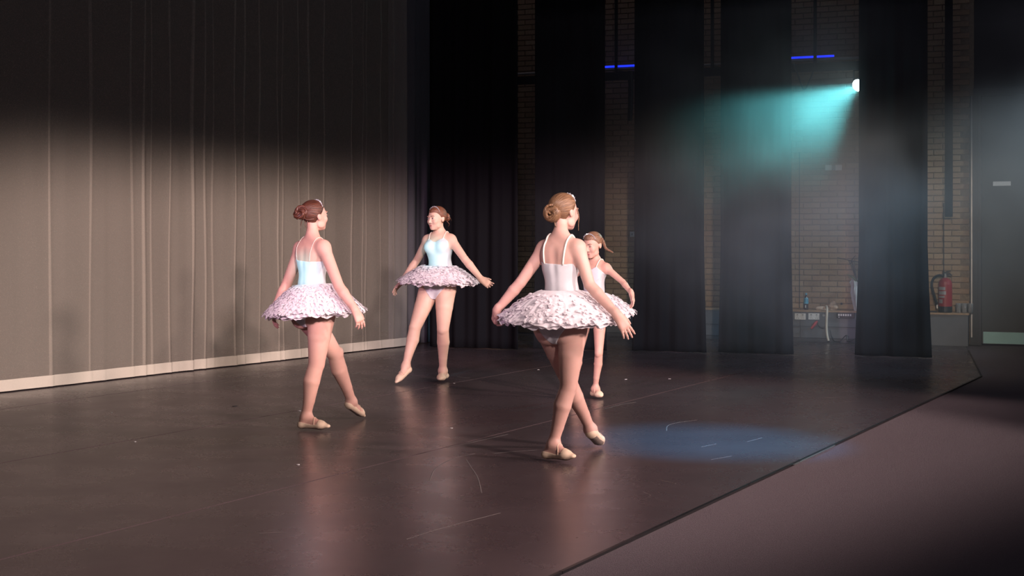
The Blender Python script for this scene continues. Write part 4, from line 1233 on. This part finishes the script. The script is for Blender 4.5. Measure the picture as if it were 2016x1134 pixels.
    def surf(th, t, Rm, dr, amp, seed=0):
        r = r0t + (Rm - r0t) * np.power(t, 0.92)
        wv = np.sin(th * 13 + ph[0] + seed) * 0.5 + np.sin(th * 23 + ph[1] + seed * 2) * 0.3 + np.sin(th * 5 + ph[2] - seed) * 0.5
        fine = np.sin(th * 41 + ph[3] + seed) * 0.5 + np.sin(th * 53 + ph[4]) * 0.4
        z = -dr * np.power(t, Tu.get('pow', 1.7)) + amp * t * t * (wv * 0.8 + fine * 0.22)
        r = r * (1 + amp * 0.5 * t * t * np.sin(th * 11 + ph[5] + seed) + 0.010 * t * fine)
        return r, z
    def place(r, th, z):
        return e1 * (r * np.cos(th))[..., None] + e2 * (r * np.sin(th))[..., None] + ua * z[..., None]
    nth, ntt = 480, 14
    th = np.linspace(0, 2 * math.pi, nth, endpoint=False)
    for li, (sr, sd, amp) in enumerate(Tu.get('layers', ((0.80, 1.45, 0.022), (0.92, 1.30, 0.020), (1.0, 1.12, 0.018), (1.0, 0.96, 0.016)))):
        V = []
        for t in np.linspace(0.0, 1.0, ntt):
            r, z = surf(th, np.full(nth, t), RR * sr, DR * sd, amp, li * 1.3); V.append(place(r, th, z))
        V = np.concatenate(V)
        i = np.arange(ntt - 1)[:, None] * nth; j = np.arange(nth)[None]; jn = (j + 1) % nth
        F = np.stack([i + j, i + jn, i + nth + jn, i + nth + j], -1).reshape(-1, 4)
        obj('tulle_layer', mesh_data('tulle_layer', V, F, True), M['tulle'], tutu)
    N = Tu['petals']; pl, pw = Tu['psize']
    tt = np.power(rg.uniform(Tu.get('tmin', 0.10), 1.0, N), 0.62); aa = rg.uniform(0, 2 * math.pi, N)
    V = []; F = []
    for i in range(N):
        t, a = tt[i], aa[i]
        def sp(t_, a_):
            r, z = surf(np.array([a_]), np.array([t_]), RR, DR * 0.94, 0.016, 3.9); return place(r, np.array([a_]), z)[0]
        p = sp(t, a); po = sp(t + 0.02, a); out = nrm(po - p); tan = nrm(-e1 * math.sin(a) + e2 * math.cos(a)); nn = np.cross(tan, out) * 1.0
        if nn.dot(ua) < 0: nn = -nn
        rot = rg.normal(0, Tu.get('prot', 0.5)); out, tan = out * math.cos(rot) + tan * math.sin(rot), tan * math.cos(rot) - out * math.sin(rot)
        lf = rg.uniform(*Tu.get('lift', (0.1, 0.7))); L_ = pl * rg.uniform(0.7, 1.25); w = pw * rg.uniform(0.7, 1.2)
        n0 = len(V)
        for k, (x, wd, zz) in enumerate(((0, 0.5, 0.001), (0.35, 1.0, 0.006), (0.75, 0.95, 0.45 * lf * L_ + 0.006), (1.0, 0.6, lf * L_ * 0.7 + 0.003))):
            cu = 0.10 * w
            V += [p + out * L_ * x + tan * w * wd * 0.5 + nn * (zz + cu * wd), p + out * L_ * x + nn * zz, p + out * L_ * x - tan * w * wd * 0.5 + nn * (zz + cu * wd)]
        for k in range(3):
            for j in range(2):
                b_ = n0 + k * 3 + j; F.append([b_, b_ + 1, b_ + 4, b_ + 3])
    o = obj('petals', mesh_data('petals', np.array(V), np.array(F), True), M['petal'], tutu); o['kind'] = 'stuff'
    for (t, a, sz) in Tu.get('flakes', []):
        r, z = surf(np.array([a]), np.array([t]), RR, DR * 0.94, 0.016, 3.9); p = place(r, np.array([a]), z)[0]
        r, z = surf(np.array([a]), np.array([t + 0.03]), RR, DR * 0.94, 0.0, 3.9); out = nrm(place(r, np.array([a]), z)[0] - p); tan = nrm(-e1 * math.sin(a) + e2 * math.cos(a)); nn = np.cross(tan, out)
        if nn.dot(ua) < 0: nn = -nn
        mb = MB(); p = p + nn * 0.018
        for k in range(6):
            b_ = math.pi * k / 3 + 0.3; d = out * math.cos(b_) + tan * math.sin(b_); s = np.cross(nn, d)
            mb.box(p + d * sz * 0.5, (sz * 0.5, sz * 0.09, 0.0012), np.array([d, s, nn]))
            for w in (-1, 1):
                d2 = nrm(d + s * w * 0.9); mb.box(p + d * sz * 0.55 + d2 * sz * 0.16, (sz * 0.16, sz * 0.06, 0.001), np.array([d2, np.cross(nn, d2), nn]))
        mb.build('snowflake', M['petal'], tutu)
    return person

A_DIR = lambda a, b: nrm(W(*b) - W(*a))
# --- the dancer by the backdrop, seen from behind
dancer(dict(root=FL(606, 848), H=1.64, girth=1.04, leg=1.07, arm=1.04, skin='skin_a', hair='hair_a', seed=11,
    label='dancer with auburn messy bun, back turned, stepping before the beige backdrop',
    pel=42, chest=42, head=47, pitch=4, hq=1.0,
    J=dict(pelvis=(617, 612, 10.32), waist=(614, 562, 10.33), ribs=(615, 516, 10.33), neck=(617, 471, 10.32), head=(619, 425, 10.34),
           shR=(637, 487, 10.22), elR=(667, 563, 10.10), wrR=(699, 610, 10.02), shL=(592, 489, 10.42), elL=(564, 560, 10.47), wrL=(541, 607, 10.42),
           hipR=(633, 617, 10.25), knR=(623, 717, 10.26), anR=(602, 820, 10.28), heelR=(594, 838, 10.27), toeR=(647, 839, 10.20),
           hipL=(601, 617, 10.38), knL=(660, 698, 10.60), anL=(692, 790, 10.78), heelL=(686, 799, 10.76), toeL=(716, 818, 10.92)),
    backR=(-0.75, -0.6, 0), backL=(-0.7, -0.6, 0.1), fupL=np.array([0.55, 0.45, 0.6]),
    handR=dict(dir=A_DIR((699, 610, 10.02), (717, 652, 10.02)), palm=(-0.6, 0.7, -0.1), curl=(12, 18, 12), spread=10),
    handL=dict(dir=A_DIR((541, 607, 10.42), (537, 655, 10.42)), palm=(0.8, 0.3, 0.0), curl=(10, 16, 10), spread=10),
    zback=0.010, zfront=0.075, face=True, strapw=0.45,
    bun=(-0.005, -0.118, 0.030), bunr=(0.023, 0.022), mess=0.30, bunn=12, bunax=(0.35, -0.9, 0.35),
    locks=[([(0.03, -0.085, -0.03), (0.032, -0.092, -0.07), (0.030, -0.098, -0.10)], 0.003), ([(-0.02, -0.095, -0.02), (-0.025, -0.106, -0.06), (-0.02, -0.112, -0.095)], 0.003), ([(0.01, -0.09, -0.03), (0.012, -0.094, -0.06), (0.014, -0.09, -0.085)], 0.004),
           ([(0.05, -0.07, 0.03), (0.03, -0.105, 0.02), (0.0, -0.125, 0.0)], 0.008), ([(0.045, -0.06, 0.07), (0.02, -0.1, 0.07), (-0.02, -0.115, 0.055)], 0.008), ([(0.06, -0.045, -0.02), (0.035, -0.095, -0.02), (0.0, -0.115, 0.005)], 0.007)],
    tutu=dict(R=0.36, drop=0.215, up=(-0.05, 0.03, 1.0), shift=(0.012, 0, 0.010), pow=1.15, petals=1500, psize=(0.034, 0.022), lift=(0.0, 0.30), prot=0.35, tmin=0.0, layers=((0.86, 1.10, 0.02), (0.94, 1.08, 0.02), (1.0, 1.05, 0.018), (1.0, 0.97, 0.016)),
              label='fluffy white tutu covered in feathery petals')))
# --- the dancer facing us
dancer(dict(root=FL(870, 750), H=1.685, girth=1.02, leg=1.06, arm=1.0, skin='skin_b', hair='hair_b', seed=22,
    label='dancer facing us in white tutu, arms low, toe pointed towards the backdrop',
    pel=198, chest=203, head=222, pitch=-4, hq=0.98, bust=1.1,
    J=dict(pelvis=(862, 566, 13.68), waist=(867, 526, 13.69), ribs=(865, 492, 13.68), neck=(865, 460, 13.70), head=(860, 430, 13.66),
           shR=(842, 473, 13.76), elR=(821, 512, 13.90), wrR=(791, 555, 13.86), shL=(888, 472, 13.64), elL=(915, 510, 13.52), wrL=(948, 550, 13.44),
           hipR=(846, 569, 13.70), knR=(817, 645, 13.56), anR=(799, 720, 13.50), heelR=(805, 730, 13.51), toeR=(780, 752, 13.38),
           hipL=(877, 569, 13.63), knL=(872, 648, 13.58), anL=(872, 729, 13.70), heelL=(877, 741, 13.74), toeL=(865, 746, 13.56)),
    backR=(0.5, 0.85, 0), backL=(0.2, 0.95, 0), fupR=np.array([-0.6, -0.35, 0.6]),
    handR=dict(dir=A_DIR((791, 555, 13.86), (773, 575, 13.84)), palm=(0.5, -0.3, -0.6), curl=(10, 14, 8), spread=16, thumb=40),
    handL=dict(dir=A_DIR((948, 550, 13.44), (971, 567, 13.38)), palm=(-0.15, -1.0, 0.2), curl=(12, 20, 14), spread=8, thumb=28),
    zback=0.02, zfront=0.075, eyeopen=0.9,
    bun=(-0.03, -0.108, 0.005), bunr=(0.020, 0.014), mess=0.2, bunax=(-0.1, -1, 0.1),
    locks=[([(-0.06, -0.06, 0.02), (-0.08, -0.10, 0.0), (-0.075, -0.12, -0.03)], 0.003), ([(-0.05, -0.08, -0.03), (-0.065, -0.10, -0.06), (-0.05, -0.10, -0.085)], 0.003)],
    tutu=dict(R=0.374, drop=0.160, up=(0.02, 0.01, 1.0), shift=(-0.015, 0, 0.012), pow=1.25, petals=1300, psize=(0.040, 0.042), lift=(0.0, 0.45), prot=0.6, tmin=0.0,
              layers=((0.86, 1.14, 0.02), (0.94, 1.1, 0.02), (1.0, 1.05, 0.02), (1.0, 0.96, 0.018)), label='ruffled white tutu')))
# --- the tall dancer in front, seen from behind
dancer(dict(root=FL(1090, 908), H=1.665, girth=0.98, leg=1.03, arm=1.02, skin='skin_c', hair='hair_c', seed=33, h=0.0045,
    label='tall dancer with light brown low bun, back turned, legs crossing, front of stage',
    pel=30, chest=33, head=45, pitch=-3, hq=1.0,
    J=dict(pelvis=(1104, 640, 8.90), waist=(1106, 574, 8.90), ribs=(1103, 522, 8.89), neck=(1105, 467, 8.88), head=(1110, 417, 8.92),
           shR=(1138, 488, 8.80), elR=(1161, 561, 8.76), wrR=(1215, 620, 8.66), shL=(1071, 490, 8.97), elL=(1025, 556, 8.97), wrL=(978, 611, 9.00),
           hipR=(1127, 643, 8.84), knR=(1119, 762, 8.84), anR=(1089, 874, 8.87), heelR=(1076, 897, 8.88), toeR=(1130, 898, 8.76),
           hipL=(1081, 643, 8.94), knL=(1120, 751, 9.10), anL=(1162, 844, 9.28), heelL=(1165, 855, 9.27), toeL=(1184, 873, 9.42)),
    backR=(-0.55, -0.8, 0), backL=(-0.6, -0.75, 0.1), fupL=np.array([0.1, 0.75, 0.6]),
    handR=dict(dir=A_DIR((1215, 620, 8.66), (1244, 667, 8.66)), palm=(-0.5, 0.85, 0.1), curl=(3, 8, 6), spread=9, L=0.186),
    handL=dict(dir=A_DIR((978, 611, 9.00), (972, 640, 9.06)), palm=(0.9, 0.3, 0.1), curl=(22, 30, 20), spread=8),
    zback=0.012, zfront=0.075, strapw=1.5,
    bun=(0.006, -0.112, -0.014), bunr=(0.030, 0.021), mess=0.06, bunn=16, buntw=0.3, bunax=(0.35, -0.9, -0.12),
    locks=[([(0.070, 0.045, 0.02), (0.078, 0.055, -0.03), (0.072, 0.06, -0.075), (0.078, 0.056, -0.115)], 0.004), ([(0.01, -0.09, -0.06), (0.012, -0.088, -0.085), (0.02, -0.08, -0.10)], 0.005)],
    tutu=dict(R=0.385, drop=0.185, up=(0.0, -0.03, 1.0), shift=(-0.008, 0, 0.012), pow=1.2, petals=520, psize=(0.028, 0.024), lift=(0.0, 0.2), prot=0.8, tmin=0.05,
              layers=((0.86, 1.14, 0.022), (0.94, 1.1, 0.020), (1.0, 1.05, 0.018), (1.0, 0.97, 0.016)),
              flakes=[(0.88, -2.05, 0.026), (0.80, -1.5, 0.020), (0.72, -2.45, 0.02), (0.9, -0.85, 0.020), (0.6, -1.8, 0.018), (0.78, -1.15, 0.018), (0.92, -2.7, 0.02), (0.55, -1.25, 0.018), (0.85, 0.3, 0.02), (0.85, 1.5, 0.02), (0.8, 2.4, 0.02)],
              label='white tutu with petals and snowflake shapes')))
# --- the child behind her
dancer(dict(root=FL(1176, 783), H=1.45, girth=0.93, leg=0.82, arm=0.86, skin='skin_d', hair='hair_d', seed=44, h=0.0042,
    label='child dancer with plait and downcast eyes, half hidden behind the tall dancer',
    pel=212, chest=214, head=218, pitch=-14, hq=1.10, bust=0.35, neckq=0.84, footq=0.95,
    J=dict(pelvis=(1168, 612, 12.32), waist=(1170, 574, 12.33), ribs=(1169, 545, 12.32), neck=(1171, 515, 12.34), head=(1167, 482, 12.30),
           shL=(1194, 528, 12.26), elL=(1226, 555, 12.14), wrL=(1243, 577, 12.02), shR=(1148, 530, 12.42), elR=(1117, 552, 12.40), wrR=(1100, 578, 12.34),
           hipL=(1181, 614, 12.27), knL=(1179, 694, 12.22), anL=(1172, 765, 12.30), heelL=(1168, 776, 12.32), toeL=(1184, 779, 12.20),
           hipR=(1156, 614, 12.37), knR=(1140, 692, 12.30), anR=(1130, 762, 12.24), heelR=(1133, 771, 12.28), toeR=(1124, 784, 12.16)),
    backR=(0.5, 0.85, 0), backL=(0.4, 0.9, 0), fupR=np.array([-0.5, -0.5, 0.6]),
    handL=dict(dir=A_DIR((1243, 577, 12.02), (1247, 600, 12.0)), palm=(-0.9, -0.2, 0.0), curl=(10, 16, 10), spread=6, thumb=40),
    handR=dict(dir=(-0.6, -0.1, -0.7), palm=(0.5, -0.6, -0.3)),
    zback=0.02, zfront=0.060, eyeopen=0.35,
    bun=(-0.02, -0.10, 0.02), bunr=(0.010, 0.010), bunax=(-0.1, -1, 0.1), bandf=0.045,
    plait=[(-0.072, -0.045, 0.045), (-0.088, -0.05, 0.0), (-0.098, -0.05, -0.04), (-0.125, -0.055, -0.062), (-0.165, -0.06, -0.085)],
    tutu=dict(R=0.365, drop=0.150, up=(0.10, -0.04, 1.0), shift=(0.0, 0, 0.0), pow=1.3, petals=650, psize=(0.03, 0.022), lift=(0.05, 0.35), prot=0.6,
              label='white tutu partly hidden by the taller dancer')))

# ------------------------------------------------------------------ theatrical haze in the wings
hm = bpy.data.materials.new('haze_volume'); hm.use_nodes = True
nt = hm.node_tree; nt.nodes.clear()
out = nt.nodes.new('ShaderNodeOutputMaterial'); vol = nt.nodes.new('ShaderNodeVolumeScatter')
vol.inputs['Color'].default_value = (0.9, 0.95, 1.0, 1); vol.inputs['Anisotropy'].default_value = 0.0
tc = nt.nodes.new('ShaderNodeTexCoord')
n1 = noise(nt, 0.75, 2, 0.6, tc.outputs['Object'])
mr = nt.nodes.new('ShaderNodeMapRange'); nt.links.new(n1, mr.inputs['Value'])
mr.inputs['From Min'].default_value = 0.36; mr.inputs['From Max'].default_value = 0.68
mr.inputs['To Min'].default_value = 0.01; mr.inputs['To Max'].default_value = 0.22
mr.inputs['To Min'].default_value = 0.0; mr.inputs['To Max'].default_value = 1.0
def plume(c, r, amount):                       # where the hazer's breath hangs thickest
    sub = nt.nodes.new('ShaderNodeVectorMath'); sub.operation = 'DISTANCE'
    nt.links.new(tc.outputs['Object'], sub.inputs[0]); sub.inputs[1].default_value = c
    m2 = nt.nodes.new('ShaderNodeMapRange'); m2.interpolation_type = 'SMOOTHSTEP'
    nt.links.new(sub.outputs['Value'], m2.inputs['Value'])
    m2.inputs['From Min'].default_value = 0.0; m2.inputs['From Max'].default_value = r
    m2.inputs['To Min'].default_value = amount; m2.inputs['To Max'].default_value = 0.0
    return m2.outputs[0]
def add(a, b, op='ADD'):
    n = nt.nodes.new('ShaderNodeMath'); n.operation = op
    for i, v in enumerate((a, b)):
        if isinstance(v, float): n.inputs[i].default_value = v
        else: nt.links.new(v, n.inputs[i])
    return n.outputs[0]
amt = add(add(plume((3.0, 15.8, 2.35), 2.5, 0.72), plume((6.0, 15.8, 2.4), 3.0, 0.22)), 0.062)
dens = add(amt, add(add(mr.outputs[0], 0.85, 'MULTIPLY'), 0.15), 'MULTIPLY')
nt.links.new(dens, vol.inputs['Density']); nt.links.new(vol.outputs[0], out.inputs['Volume'])
s_a, s_b = s_of(BP(1120, 500, 1.8)), s_of(BP(2250, 500, 1.8))
hz = MB().box(WL((s_a + s_b) / 2, 1.95, 2.05), ((s_b - s_a) / 2, 1.75, 2.0), AXW).build('haze', hm)
tag(hz, 'thin bluish haze drifting before the black curtains', 'haze', kind='stuff')
